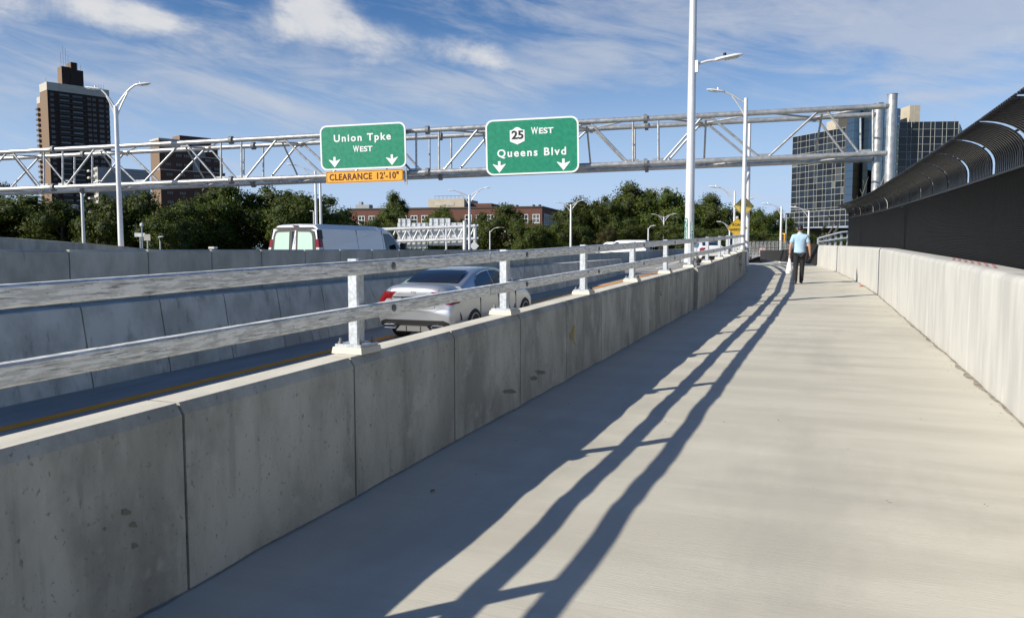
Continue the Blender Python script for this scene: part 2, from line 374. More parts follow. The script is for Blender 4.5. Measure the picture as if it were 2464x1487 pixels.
# ------------------------------------------------------------------ left parapet wall, panel by panel
def wall_piece(y0, y1, xf, off_in, prof, z_of, mb=None, n=1):
    """prof: list of (dx, z above base) going round the section; base z = z_of(y)"""
    mb = mb or MB(); rings = []
    for i in range(n + 1):
        y = y0 + (y1 - y0) * i / n; x = xf(y) + off_in; z = z_of(y)
        rings.append([(x + dx, y, z + h) for dx, h in prof])
    mb.loft(rings); return mb
par = thing('parapet_wall', 'long grey concrete parapet in shade on the left edge of the walkway', 'wall', (-2.85, 4, zw(4)))
inv = lambda o: setattr(o, 'matrix_parent_inverse', Matrix.Translation(-Vector(o.parent.location)))
HP = .853
prof_body = [(0, -.12), (0, HP - .052), (-.027, HP - .008), (-.035, HP), (-.205, HP), (-.215, HP - .01), (-.23, -1.5), (-.02, -1.5)]
jy = [2.65 + 1.345 * k for k in range(-5, 29)]
for a, b in zip(jy, jy[1:]):
    pil = .075 if 15.6 < (a + b) / 2 < 18.4 else 0.0
    o = wall_piece(a + .008, b - .008, xl, pil, prof_body, zw, n=2 if b > 20 else 1).build('concrete_panel', [wall_c, pale_top_c], par, smooth=25)
    for p in o.data.polygons:
        if p.normal.z > .9: p.material_index = 1  # top faces painted paler, sunlit brightness put into the colour
    inv(o)
    jp = [(-.028, -.1), (-.028, HP - .06), (-.06, HP - .014), (-.19, HP - .014), (-.20, -1.4)]
    o = wall_piece(b - .0079, b + .0079, xl, pil, jp, zw).build('joint_filler', joint_m, par); inv(o)
# dirt strip at the wall foot and yellow scribble, dark tag and stains
def stain(name, pts, m, parent):
    mb = MB(); n = len(pts); mb.add(pts + [(0, 0, 0)][:0], [tuple(range(n))]); o = mb.build(name, m, parent, fix=False); inv(o); return o
stain_m = mat('dark_stain', (.19, .175, .145), .85); scrib_m = mat('yellow_spray', (.50, .34, .05), .8); tag_m = mat('black_spray', (.05, .05, .055), .7)
def on_wall(u, v, off=.004):
    r = ray(u, v); X = xl(5) + off; t = X / r.x; p = EYE + r * t
    if p.y > 20:
        for _ in range(8): X = xl(p.y) + off; p = EYE + r * (X / r.x)
    return p
def brush(name, uv, w, m, parent=par, off=.004):
    pts = [on_wall(u, v, off) for u, v in uv]; mb = MB()
    for a, b in zip(pts, pts[1:]):
        d = (b - a).normalized(); s = Vector((0, -d.z, d.y)) * w
        mb.add([a - s, b - s, b + s, a + s], [(0, 1, 2, 3)])
    o = mb.build(name, m, parent, fix=False); inv(o); return o
def splash(name, u, v, ru, rv, m, seed):
    rd = random.Random(seed); pts = []
    for k in range(14):
        t = 2 * pi * k / 14; r = rd.uniform(.6, 1.15); pts.append(on_wall(u + cos(t) * ru * r, v + sin(t) * rv * r))
    return stain(name, pts, m, par)
brush('yellow_scribble', [(1371, 812), (1383, 782), (1379, 818), (1386, 832)], .009, scrib_m)
brush('yellow_scribble', [(1370, 800), (1374, 818), (1381, 790)], .008, scrib_m)
for i, (u, v, a, b) in enumerate([(304, 1232, 12, 9), (322, 1262, 10, 8), (325, 1312, 8, 8), (252, 1272, 5, 5), (1286, 910, 10, 7), (1300, 895, 14, 5), (1225, 942, 18, 6)]):
    splash('stain', u, v, a, b, stain_m, i)
brush('graffiti_tag', [(1772, 622), (1776, 612), (1780, 625), (1784, 612), (1786, 640), (1779, 634), (1783, 655)], .02, tag_m, off=.01)
brush('graffiti_tag', [(1774, 640), (1780, 615), (1777, 650)], .016, tag_m, off=.014)
o = brush('graffiti_tag', [(1588, 700), (1590, 712), (1592, 706)], .012, tag_m, off=.006)

# ------------------------------------------------------------------ railing on the left parapet
rail = thing('guard_railing', 'galvanised two-rail guard railing bolted along the left parapet top', 'railing', (-2.9, 4.42, zw(4.42) + HP))
def pt(y, dx, h): return Vector((xl(y) + dx, y, zw(y) + h))
py = [-3.2, -.85, 1.50] + [4.21 + 2.40 * k for k in range(0, 15)]
def post_mesh():
    mb = MB(); w = .039
    ring = [(-w + .01, -w), (w - .01, -w), (w, -w + .01), (w, w - .01), (w - .01, w), (-w + .01, w), (-w, w - .01), (-w, -w + .01)]
    mb.loft([[(x, y, .0582) for x, y in ring], [(x, y, .587) for x, y in ring]])
    return mb.mesh('post', galv_post)
pm = post_mesh()
bpm = MB().box(-.093, .093, -.10, .10, .0402, .058).mesh('base_plate', galv_post)
pad_mb = MB(); pad_mb.loft([[(-.11, -.115, 0), (.11, -.115, 0), (.11, .115, 0), (-.11, .115, 0)], [(-.104, -.110, .040), (.104, -.110, .040), (.104, .110, .040), (-.104, .110, .040)]])
padm = pad_mb.mesh('grout_pad', pale_top_c)
boltm = MB().lathe([(.016, 0), (.016, .014), (.009, .014), (.009, .034)], n=6).mesh('bolt', galv_d)
for y in py:
    base = pt(y, -.122, HP); rz = atan2(-(xl(y + .5) - xl(y - .5)), 1.0)
    o = inst(pm, 'post', rail, base, (0, 0, rz)); inv(o)
    for nm, me in (('grout_pad', padm), ('base_plate', bpm)): inst(me, nm, o)
    for bx in (-1, 1):
        for by in (-1, 1): inst(boltm, 'bolt', o, (bx * .07, by * .075, .0583))
def rail_run(h0, h1):
    segs = [(-5.0, 1.2)] + [(1.2 + 4.86 * i, 1.2 + 4.86 * (i + 1)) for i in range(7)] + [(35.22, 38.6)]
    for a, b in segs:
        n = max(2, int((b - a) / .8)); rings = []
        for i in range(n + 1):
            y = a + .006 + (b - a - .012) * i / n; x = xl(y) - .083; z = zw(y); e = .010
            xa, xb = x, x + .066
            rings.append([(xa + e, y, z + h0), (xb - e, y, z + h0), (xb, y, z + h0 + e), (xb, y, z + h1 - e), (xb - e, y, z + h1), (xa + e, y, z + h1), (xa, y, z + h1 - e), (xa, y, z + h0 + e)])
        o = MB().loft(rings).build('rail', galv, rail, smooth=False); inv(o)
        o = MB().add([], []).obox((xl(b) - .05, b, zw(b) + (h0 + h1) / 2), (.029, 0, 0), (0, .12, 0), (0, 0, (h1 - h0) / 2 - .005)).build('splice_sleeve', galv_d, rail); inv(o)
rail_run(1.345, 1.43); rail_run(1.067, 1.152)
bh = MB().lathe([(.024, 0), (.024, .006), (.011, .008), (.009, .012)], n=12).mesh('rail_bolt', galv_d)
for y in py[2:14]:
    for h in (1.387, 1.11):
        o = inst(bh, 'rail_bolt', rail, pt(y + .28, -.0165, h), (0, pi / 2, 0)); inv(o)

# ------------------------------------------------------------------ right pale wall
rw = thing('retaining_wall', 'sunlit pale concrete wall with rounded top along the right of the walkway', 'wall', (1.4, 8, zw(8)))
rj = [-5.5, -1.5, 2.4, 6.2, 9.2, 12.6, 17, 21.4, 26.5, 32, 36.4, 38.8]
def rprof(y):
    z0, zt = zw(y) - .15, zrt(y)
    return [(0, z0), (0, zt - .07), (.012, zt - .03), (.045, zt - .004), (.09, zt), (.36, zt - .006), (.38, zt - .03), (.385, z0)]
for a, b in zip(rj, rj[1:]):
    mb = MB(); n = 3; rings = []
    for i in range(n + 1):
        y = a + .006 + (b - a - .012) * i / n; rings.append([(xr(y) + dx, y, z) for dx, z in rprof(y)])
    o = mb.loft(rings).build('concrete_panel', rwall_c, rw, smooth=40); inv(o)
    y = b; 
    if b < 38: o = MB().box(xr(y) + .03, xr(y) + .35, y - .0059, y + .0059, zw(y), zrt(y) - .03).build('joint_filler', mat('grey_joint', (.16, .155, .14), .9), rw); inv(o)
def wtop(y, dx, dz=.003): return (xr(y) + dx, y, zrt(y) + dz)
red_m = mat('red_spray', (.50, .22, .22), .8)
mb = MB()
for i in range(7):
    y = 9.6 + i * .42; mb.add([wtop(y, .14), wtop(y, .17), wtop(y + .95, .32), wtop(y + .95, .29)], [(0, 1, 2, 3)])
o = mb.build('red_streaks', red_m, rw, fix=False); inv(o)

# ------------------------------------------------------------------ black louvred fence with curved top
fence = thing('louvre_fence', 'tall black louvred fence with curved picket top behind the pale wall', 'fence', (1.9, 10.3, 1.37))
XF = [(-6, 2.22), (3, 2.08), (10.3, 1.9), (13.7, 1.79), (19, 1.6), (25.9, 1.33), (31.5, .92), (37.5, .32)]
ZF0 = [(-6, 1.12), (10.3, 1.366), (13.7, 1.41), (25.9, 1.60), (37.5, 1.76)]
def xf(y): return interp(XF, y)
def zf0(y): return interp(ZF0, y)
PH = 1.14
fy = [10.3 + 1.785 * k for k in range(-7, 16)]; fy[-1] = 37.5
def fence_panel(a, b):
    a += .004; b -= .004; n = 2
    mb = MB()
    for k in range(47):
        h = .01 + k * (PH - .02) / 46; rings = []
        for i in range(n + 1):
            y = a + (b - a) * i / n; x = xf(y); z = zf0(y) + h
            rings.append([(x - .016, y, z - .008), (x + .014, y, z + .004), (x + .016, y, z + .008), (x - .014, y, z - .004)])
        mb.loft(rings)
    o = mb.build('louvre_panel', louver, fence, kind='stuff'); inv(o)
    bk = MB(); rings = []
    for i in range(n + 1):
        y = a + (b - a) * i / n; x = xf(y); z = zf0(y); rings.append([(x + .022, y, z), (x + .028, y, z), (x + .028, y, z + PH), (x + .022, y, z + PH)])
    o = bk.loft(rings).build('backing_sheet', dark_frame, fence); inv(o)
    for h in (-.02, PH):
        rings = []
        for i in range(n + 1):
            y = a + (b - a) * i / n; x = xf(y); z = zf0(y) + h
            rings.append([(x - .025, y, z), (x + .03, y, z), (x + .03, y, z + .03), (x - .025, y, z + .03)])
        o = MB().loft(rings).build('frame_bar', dark_frame, fence); inv(o)
def arc_pts(y, R=.34, rise=.17, n=9):
    x, z = xf(y), zf0(y) + PH + .02
    P = [(x, z), (x, z + rise * .5)]
    for i in range(n + 1):
        t = (pi / 2) * 1.02 * i / n; P.append((x - .50 * (1 - cos(t)), z + rise - .02 + R * sin(t)))
    return P
def picket(mb, y, w, dep):
    P = arc_pts(y); rings = []
    for i, (x, z) in enumerate(P):
        q = P[min(i + 1, len(P) - 1)]; q0 = P[max(i - 1, 0)]; dx, dz = q[0] - q0[0], q[1] - q0[1]; l = hypot(dx, dz); nx, nz = dz / l, -dx / l
        rings.append([(x - nx * dep / 2, y - w / 2, z - nz * dep / 2), (x + nx * dep / 2, y - w / 2, z + nz * dep / 2), (x + nx * dep / 2, y + w / 2, z + nz * dep / 2), (x - nx * dep / 2, y + w / 2, z - nz * dep / 2)])
    mb.loft(rings)
cnt = 0
for a, b in zip(fy, fy[1:]):
    fence_panel(a, b)
    y = a + .10; npk = 15
    for k in range(npk):
        yy = a + .14 + (b - a - .28) * k / (npk - 1)
        mb = MB(); picket(mb, yy, .05, .022)
        if 7.5 < a < 30 and cnt < 290:
            o = mb.build('picket', louver_arc, fence, smooth=40); inv(o); cnt += 1
        else:
            if k == 0: far = MB()
            far.add(mb.v, mb.f)
            if k == npk - 1: o = far.build('picket_row', louver_arc, fence, kind='stuff', smooth=40); inv(o)
    for fr in ((0, .0), (6, .0), (11, 0)):       # purlins that tie the pickets at the back
        P0 = arc_pts(a + .08)[fr[0]]; P1 = arc_pts(b - .08)[fr[0]]
        o = MB().tube((P0[0] + .035, a + .08, P0[1] + .02), (P1[0] + .035, b - .08, P1[1] + .02), .014, n=6).build('purlin', dark_frame, fence); inv(o)
for y in fy:
    o = MB().box(xf(y) + .03, xf(y) + .09, y - .03, y + .03, zf0(y) - .35, zf0(y) + PH + .03).build('fence_post', dark_frame, fence); inv(o)
    o = MB().box(xf(y) - .03, xf(y) + .12, y - .07, y + .07, zf0(y) - .13, zf0(y) - .03).build('post_bracket', dark_frame, fence); inv(o)

# ------------------------------------------------------------------ lane barriers on the far side of the ramp
def bar_base(y): return -9.78 if y < 34 else -9.78 - (y - 34) * .04
SH = [(-10, 1.24), (0, 1.24), (7, 1.16), (10, 1.14), (16, 1.07), (27, .95), (34, .85), (40, .72)]
SL = thing('lane_barrier', 'row of leaning concrete barrier blocks below the grey wall beyond the ramp', 'barrier', (-9.8, 8, zl(8)))
by = [8.02 + 1.415 * k for k in range(-11, 23)]
for i, (a, b) in enumerate(zip(by, by[1:])):
    rings = []
    for y in (a + .012, b - .012):
        H_ = interp(SH, y); x = bar_base(y); z = zl(y); e = .03
        ring = [(x + .02, z - .1), (x, z + .06), (x - .17, z + H_ - .06), (x - .19, z + H_ - .01), (x - .22, z + H_), (x - .55, z + H_), (x - .56, z - .1)]
        rings.append([(xx, y, zz) for xx, zz in ring])
    mb = MB().loft(rings); o = mb.build('barrier_block', barrier_c, SL, smooth=20); inv(o)
    H_ = interp(SH, b); x = bar_base(b); z = zl(b)
    o = MB().prism([(x - .06, b - .0119, z), (x - .22, b - .0119, z + H_ - .05), (x - .5, b - .0119, z + H_ - .03), (x - .5, b - .0119, z)], (0, .0238, 0)).build('joint_filler', joint_m, SL); inv(o)
UW = thing('median_wall', 'grey concrete wall of upright panels behind the leaning barrier blocks', 'wall', (-10.4, 8, .5))
uy = []
UX = -10.36
for u in (-190, -20, 167, 357, 510, 630, 735, 820, 897, 962, 1020, 1072, 1118, 1160, 1198, 1232, 1263, 1292, 1318):
    r = ray(max(u, -400), 603); uy.append(UX / r.x * r.y)
uy = [uy[0] - 1.5 * k for k in range(6, 0, -1)] + uy
def ztop(y): return interp([(0, 1.585), (8, 1.58), (15, 1.575), (25, 1.56), (36, 1.47), (45, 1.35)], y)
for a, b in zip(uy, uy[1:]):
    e = .018; mb = MB(); rings = []
    for y, ch in ((a + .01, .025), (a + .035, 0), (b - .035, 0), (b - .01, .025)):
        zt = ztop(y) - ch * .6
        rings.append([(UX - ch * .3, y, -1), (UX - ch * .3, y, zt - .03), (UX - .03, y, zt), (UX - .34, y, zt), (UX - .36, y, -1)])
    o = mb.loft(rings).build('concrete_panel', upper_c, UW, smooth=30); inv(o)
    o = MB().box(UX - .32, UX - .03, b - .0099, b + .0099, -.9, ztop(b) - .04).build('joint_filler', joint_m, UW); inv(o)
# the curving barrier farther along the merge
FB = thing('merge_barrier', 'low dark concrete barrier curving along the road past the last leaning block', 'barrier', ground(1500, 631, -.56))
fbp = [(1300, 652, 616), (1372, 646, 613), (1440, 638, 609.5), (1500, 631, 606.5), (1560, 624.5, 603), (1600, 620, 600.5), (1640, 616, 598.5), (1690, 612, 597)]
base = []
for u, vb, vt in fbp:
    g0 = ground(u, vb, -.56); d = (g0 - EYE).dot(FWD); base.append((g0, zat(vt, d, u)))
for (p, zt), (q, zt2) in zip(base, base[1:]):
    dirv = (q - p).normalized(); nrm = Vector((dirv.y, -dirv.x, 0))
    if nrm.dot(EYE - p) < 0: nrm = -nrm
    rings = []
    for s_, (c, t) in ((.02, (p, zt)), (-.02, (q, zt2))):
        c = c + dirv * s_
        rings.append([c + nrm * .2 + Vector((0, 0, -.3)), Vector((c.x, c.y, 0)) + nrm * .05 + Vector((0, 0, t)), Vector((c.x, c.y, 0)) - nrm * .1 + Vector((0, 0, t)), c - nrm * .2 + Vector((0, 0, -.3))])
    o = MB().loft(rings).build('barrier_segment', upper_c, FB); inv(o)
# descending wall at far left
LWl = thing('ramp_wall', 'sloping concrete wall stepping down behind the median wall at far left', 'wall', at(84, 590, 30))
lp = [(-160, 561, 24), (-70, 566, 25.5), (5, 571.5, 27), (84, 577, 28.5), (157, 582.5, 30), (223, 587, 31.6), (283, 592.5, 33.5), (334, 598, 35.5), (380, 601.5, 37.5)]
for (u, v, d), (u2, v2, d2) in zip(lp, lp[1:]):
    p, q = at(u, v, d), at(u2, v2, d2); dv = (q - p).normalized(); back = FWD * .3
    p = p + dv * .012; q = q - dv * .012
    rings = [[Vector((c.x, c.y, .0)), c, c + back, Vector((c.x, c.y, 0)) + back] for c in (p, q)]
    o = MB().loft(rings).build('concrete_panel', upper_c, LWl); inv(o)

# ------------------------------------------------------------------ sign gantry
D0 = 33.0
def tr_uD(t): return (1555 - 468.4 * t) / (1 + .0539 * t), D0 * (1 + .0539 * t)
def tr_pt(t, top):
    u0, d0 = tr_uD(-1); u1, d1 = tr_uD(3.32)
    a = at(u0, 255.5 if top else 369.5, d0); b = at(u1, 367.0 if top else 456.5, d1)
    f = (t + 1) / 4.32
    # equal steps in t are equal steps in space
    return a + (b - a) * f
TD = (tr_pt(1, True) - tr_pt(0, True)); SEC = TD.length; TDn = Vector((TD.x, TD.y, 0)).normalized()
BKn = Vector((TDn.y, -TDn.x, 0))
if BKn.dot(FWD) < 0: BKn = -BKn
BO = 2.0
gan = thing('sign_gantry', 'large galvanised steel truss gantry spanning the road and carrying two green signs', 'gantry', tr_pt(-1, False))
gan.location.z = .5
RC = .108
def gp(t, top, back): return tr_pt(t, top) + (BKn * BO if back else Vector((0, 0, 0)))
def gbuild(mb, name, m=galv_t, smooth=50): o = mb.build(name, m, gan, smooth=smooth); inv(o); return o
TE = 4.9
for top in (0, 1):
    for back in (0, 1):
        for k in range(6):
            a, b = -1 + k, min(k, TE)
            gbuild(MB().tube(gp(a, top, back), gp(b, top, back), RC, n=16), 'chord')
        for k in range(0, 5):
            p = gp(k, top, back); dn = TD.normalized() * .05
            gbuild(MB().tube(p - dn * 1.5, p + dn * 1.5, .185, n=16), 'flange', galv_d)
tp = .035
for k in range(-1, 5):
    for back in (0, 1):
        def nodeP(t, top): return gp(t, top, back)
        seq = [(k + .06, 0), (k + .26, 1), (k + .5, 0), (k + .74, 1), (k + .94, 0)]
        if k == -1: seq[0] = (-1 + .10, 0)
        for (t0, e0), (t1, e1) in zip(seq, seq[1:]):
            a, b = nodeP(t0, e0), nodeP(t1, e1)
            sh = TD.normalized() * .22; a2 = a + sh * (1 if t1 > t0 else -1) * .5; b2 = b - sh * .5
            gbuild(MB().tube(a2, b2, .048, n=10), 'diagonal_brace')
        for (t0, e0) in seq:
            p = nodeP(t0, e0); dz = Vector((0, 0, -.13 if e0 else .13))
            gbuild(MB().obox(p + dz, TD.normalized() * .28, BKn * .012, Vector((0, 0, .055))), 'gusset_plate', galv_t, False)
        for s in ((.062,) if k == -1 else (-.055, .055)):
            if k + s > TE: continue
            gbuild(MB().tube(nodeP(k + s, 0), nodeP(k + s, 1), .045, n=10), 'upright_strut')
    # braces between the front and back planes
    for top in (0, 1):
        for (t0, t1, bb) in ((k + .06, k + .26, 0), (k + .26, k + .5, 1), (k + .5, k + .74, 0), (k + .74, k + .94, 1)):
            gbuild(MB().tube(gp(t0, top, bb), gp(t1, top, 1 - bb), .04, n=8), 'cross_brace')
    gbuild(MB().tube(gp(k + .26, 0, 1), gp(k + .26, 1, 0), .04, n=8), 'cross_brace')
    gbuild(MB().tube(gp(k + .74, 0, 1), gp(k + .74, 1, 0), .04, n=8), 'cross_brace')
for tt in (-1, TE):
    for back in (0, 1):
        p = gp(tt, True, back); q = Vector((p.x, p.y, p.z + .42)); bz = Vector((p.x, p.y, -1.1))
        off = TDn * (-.12 if tt < 0 else .12)
        gbuild(MB().tube(bz + off, q + off, .185, n=24), 'gantry_post')
        gbuild(MB().tube(q + off, q + off + Vector((0, 0, .03)), .195, n=24), 'post_cap', galv_d)
        for top in (0, 1):
            c = gp(tt, top, back); gbuild(MB().obox(c + off * .2, TDn * .16, BKn * .14, Vector((0, 0, .06))), 'saddle_clamp', galv_d, False)
    for h in (.6, 2.2):
        a = gp(tt, False, 0) - Vector((0, 0, h)); b = gp(tt, False, 1) - Vector((0, 0, h + 1.2 if h < 1 else h - 1.2)); gbuild(MB().tube(a, b, .05, n=8), 'post_brace')
# signs: plane parallel to the front of the truss
def hit(u, v, off):
    P = tr_pt(0, True) - BKn * off; r = ray(u, v); t = (P - EYE).dot(BKn) / r.dot(BKn); return EYE + r * t
def sign_frame(name, label, cat, uL, uR, vTL, vTR, vBL, vBR, off):
    a, b, c, d = hit(uL, vTL, off), hit(uR, vTR, off), hit(uL, vBL, off), hit(uR, vBR, off)
    ctr = (a + b + c + d) / 4; ex = ((b - a) + (d - c)).normalized(); w = ((b - a).length + (d - c).length) / 2
    ey = Vector((0, 0, 1)); h = ((a - c).length + (b - d).length) / 2
    ez = ex.cross(ey).normalized(); ey = ez.cross(ex).normalized()
    o = thing(name, label, cat); o.matrix_world = Matrix((( ex.x, ey.x, ez.x, ctr.x), (ex.y, ey.y, ez.y, ctr.y), (ex.z, ey.z, ez.z, ctr.z), (0, 0, 0, 1)))
    return o, w, h
def rrect(w, h, r, n=6):
    P = []
    for cx, cy, a0 in ((w / 2 - r, h / 2 - r, 0), (-w / 2 + r, h / 2 - r, 90), (-w / 2 + r, -h / 2 + r, 180), (w / 2 - r, -h / 2 + r, 270)):
        for i in range(n + 1):
            t = radians(a0 + 90 * i / n); P.append((cx + r * cos(t), cy + r * sin(t)))
    return P
def plate(poly, z0, z1): return MB().prism([(x, y, z0) for x, y in poly], (0, 0, z1 - z0))
def ring_plate(o_, i_, z0, z1):
    mb = MB(); n = len(o_)
    vs = [(x, y, z1) for x, y in o_] + [(x, y, z1) for x, y in i_] + [(x, y, z0) for x, y in o_] + [(x, y, z0) for x, y in i_]
    fs = []
    for k in range(n):
        j = (k + 1) % n; fs += [(k, j, n + j, n + k), (2 * n + k, 2 * n + j, j, k), (n + k, n + j, 3 * n + j, 3 * n + k)]
    return mb.add(vs, fs)
ARROW = [(-.06, .40), (.06, .40), (.06, .20), (.30, .28), (.30, .25), (0, -.12), (-.30, .25), (-.30, .28), (-.06, .20)]
def letters(parent, body, size, x, y, m=sign_w, bold=.012, sp=1.28, z=.014):
    o = inst(text_mesh(body, size, m, bold, sp, .003), 'lettering', parent, (x, y, z)); return o
def arrow(parent, x, y, s):
    o = plate([(a * s, b * s) for a, b in ARROW], .0, .006).build('arrow', sign_w, parent, loc=(x, y, .0105)); return o
# left sign
s1, w1, h1 = sign_frame('highway_sign', 'green overhead sign reading Union Tpke WEST with two down arrows', 'road sign', 771, 977, 304, 293, 411.5, 403.5, .42)
plate(rrect(w1, h1, .30), -.03, .01).build('panel', sign_g, s1)
ring_plate(rrect(w1, h1, .30), rrect(w1 - .14, h1 - .14, .24), .0101, .015).build('border', sign_w, s1)
def fitted(parent, body, x0, x1, yc, hcap, m=sign_w, bold=.012, sp=1.25, full=None):
    me = text_mesh(body, 1.0, m, 0.026, sp, .004); xs = [v.co.x for v in me.vertices]; w = max(xs) - min(xs); cx = (max(xs) + min(xs)) / 2
    sx = (x1 - x0) / w; sy = hcap / .70
    o = inst(me, 'lettering', parent, ((x0 + x1) / 2 - cx * sx, yc, .0145), (0, 0, 0), (sx, sy, 1)); return o
def fx(w, f): return -w / 2 + w * f
def fy_(h, f): return h / 2 - h * f
def centred(body, hcap, sp):     # vertical centre of caps: text uses CENTER alignment on bounding lines
    return None
fitted(s1, 'Union Tpke', fx(w1, .165), fx(w1, .83), fy_(h1, .305), .30)
fitted(s1, 'W', fx(w1, .388), fx(w1, .458), fy_(h1, .555), .27, sp=1.0)
fitted(s1, 'EST', fx(w1, .468), fx(w1, .615), fy_(h1, .560), .22, sp=1.0)
arrow(s1, fx(w1, .165), fy_(h1, .885), .98 * .9); arrow(s1, fx(w1, .835), fy_(h1, .885), .98 * .9)
s1c, wc, hc = sign_frame('clearance_sign', 'orange plate reading CLEARANCE 12\'-10" hung below the left green sign', 'road sign', 785, 970, 413.5, 407, 443, 435.5, .46)
plate(rrect(wc, hc, .06), -.02, .01).build('panel', sign_o, s1c)
ring_plate(rrect(wc - .05, hc - .05, .05), rrect(wc - .09, hc - .09, .04), .0101, .013).build('border', sign_br, s1c)
fitted(s1c, 'CLEARANCE', fx(wc, .045), fx(wc, .60), fy_(hc, .52), .27, sign_br, sp=1.12)
fitted(s1c, '12\'-10"', fx(wc, .665), fx(wc, .945), fy_(hc, .52), .27, sign_br, sp=1.08)
s2, w2, h2 = sign_frame('highway_sign', 'green overhead sign reading 25 WEST Queens Blvd with a white route shield', 'road sign', 1169, 1393, 290.5, 278.5, 423.5, 415.5, .42)
plate(rrect(w2, h2, .32), -.03, .01).build('panel', sign_g, s2)
ring_plate(rrect(w2, h2, .32), rrect(w2 - .14, h2 - .14, .26), .0101, .015).build('border', sign_w, s2)
shx, shy, shs = fx(w2, .345), fy_(h2, .305), .36
shield = [(-.9, .66), (-.62, .68), (-.42, .82), (-.2, .96), (0, 1), (.2, .96), (.42, .82), (.62, .68), (.9, .66), (.9, -.62), (0, -1), (-.9, -.62)]
plate([(x * shs * .97, y * shs) for x, y in shield], 0, .006).build('route_shield', sign_w, s2, loc=(shx, shy, .0105))
o = fitted(s2, '25', shx - .24, shx + .26, shy + .02, .33, sign_k, sp=.98); o.location.z = .022
fitted(s2, 'W', fx(w2, .495), fx(w2, .57), fy_(h2, .235), .28, sp=1.0)
fitted(s2, 'EST', fx(w2, .58), fx(w2, .735), fy_(h2, .24), .23, sp=1.0)
fitted(s2, 'Queens Blvd', fx(w2, .125), fx(w2, .865), fy_(h2, .615), .31)
arrow(s2, fx(w2, .145), fy_(h2, .905), .92); arrow(s2, fx(w2, .835), fy_(h2, .905), .92)
s1['group'] = s2['group'] = 'green road signs on the gantry'
for s, w, h in ((s1, w1, h1), (s2, w2, h2)):
    for k in range(4):
        x = -w / 2 + w * (.12 + .76 * k / 3); MB().box(x - .04, x + .04, -h / 2 + .1, h / 2 - .1, -.12, -.031).build('back_stiffener', galv_t, s)
    for yy in (-.28, .30): MB().box(-w / 2 + .1, w / 2 - .1, h * yy - .04, h * yy + .04, -.30, -.121).build('mounting_beam', galv_t, s)
MB().box(w1 / 2 - .12, w1 / 2 - .02, -h1 / 2 - .72, -h1 / 2 - .02, -.10, -.02).build('hanger_bracket', galv_t, s1)

# ------------------------------------------------------------------ lamp posts
def cobra_head(mb_parent, tip, dirv, scale, tilt=.15, dark=False):
    """lamp head starting at tip, pointing along dirv"""
    d = Vector((dirv.x, dirv.y, tilt)).normalized(); side = d.cross(Vector((0, 0, 1))).normalized(); up = side.cross(d)
    mb = MB(); rings = []
    for s, w, h in ((0, .05, .05), (.03, .075, .055), (.18, .11, .06), (.5, .13, .065), (.66, .09, .045), (.72, .03, .02)):
        c = tip + d * s * scale; ring = []
        for k in range(10):
            t = 2 * pi * k / 10; hh = h * (1.0 if sin(t) > 0 else .55); ring.append(c + side * cos(t) * w * scale + up * sin(t) * hh * scale)
        rings.append(ring)
    mb.loft(rings)
    h_ = mb.build('lamp_head', lamp_w, mb_parent, smooth=50); inv(h_)
    l = MB().obox(tip + d * .42 * scale - up * .038 * scale, d * .17 * scale, side * .085 * scale, up * .012 * scale).build('lens', lens_m, h_)
    c = MB().tube(tip + d * .26 * scale + up * .05 * scale, tip + d * .26 * scale + up * .13 * scale, .04 * scale, n=10).build('photocell', black_cap if dark else lamp_w, h_)
    return h_
def lamp_post(label, u, vb, vt, d, width, arms, group='lamp posts along the roads', name='lamp_post', headscale=1.0, baseplate=False, zbase=None, dark=False):
    """arms: list of (v of arm root, u tip, v tip, lower strut?)"""
    b = at(u, vb, d)
    if zbase is not None: b.z = zbase
    top = at(u, vt, d); r = width * d / F / 2
    top = Vector((b.x, b.y, top.z)); o = thing(name, label, 'street lamp', b, 0, group)
    p = MB().tube(b, top, r * 1.1, r * .78, n=20).build('pole', pole_m, o, smooth=50); inv(p)
    for (va, ut, vtip, strut) in arms:
        zr_ = at(u, va, d).z; tip = at(ut, vtip, d); dv = Vector((tip.x - b.x, tip.y - b.y, 0)); L_ = dv.length; dn = dv.normalized()
        hs = headscale; end = tip - dn * (.70 * hs) - Vector((0, 0, .05))
        a = Vector((b.x, b.y, zr_)); span = (end - a); pts = []
        ar = max(.02, r * .38)
        for i in range(9):
            t = i / 8; hgt = sin(t * pi / 2) if strut else t
            pts.append(a + Vector((dn.x * span.dot(dn) * t, dn.y * span.dot(dn) * t, (end.z - a.z) * (.55 * t + .45 * hgt) if strut else (end.z - a.z) * sin(t * pi / 2 * 1.0))))
        q = MB().path(pts, ar, 8).build('arm', pole_m, o, smooth=50); inv(q)
        if strut:
            a2 = a - Vector((0, 0, L_ * .42)); mid = pts[5]; P2 = []
            for i in range(7):
                t = i / 6; P2.append(Vector((a2.x + (mid.x - a2.x) * t ** 1.15, a2.y + (mid.y - a2.y) * t ** 1.15, a2.z + (mid.z - ar * 1.3 - a2.z) * (t ** .8))))
            q = MB().path(P2, ar * .8, 8).build('strut', pole_m, o, smooth=50); inv(q)
        cobra_head(o, pts[-1], dn, hs, .12, dark)
    if baseplate:
        q = MB().box(b.x - .2, b.x + .2, b.y - .2, b.y + .2, b.z - .02, b.z + .03).build('base_plate', galv_d, o); inv(q)
        q = MB().lathe([(r * 1.75, 0), (r * 1.7, .07), (r * 1.3, .11)], (b.x, b.y, b.z + .03), 16).build('base_collar', galv_t, o, smooth=40); inv(q)
        for sx in (-1, 1):
            for sy in (-1, 1): q = inst(boltm, 'bolt', o, (b.x + sx * .16, b.y + sy * .16, b.z + .03), (0, 0, 0), (1.6, 1.6, 1.8)); inv(q)
    return o
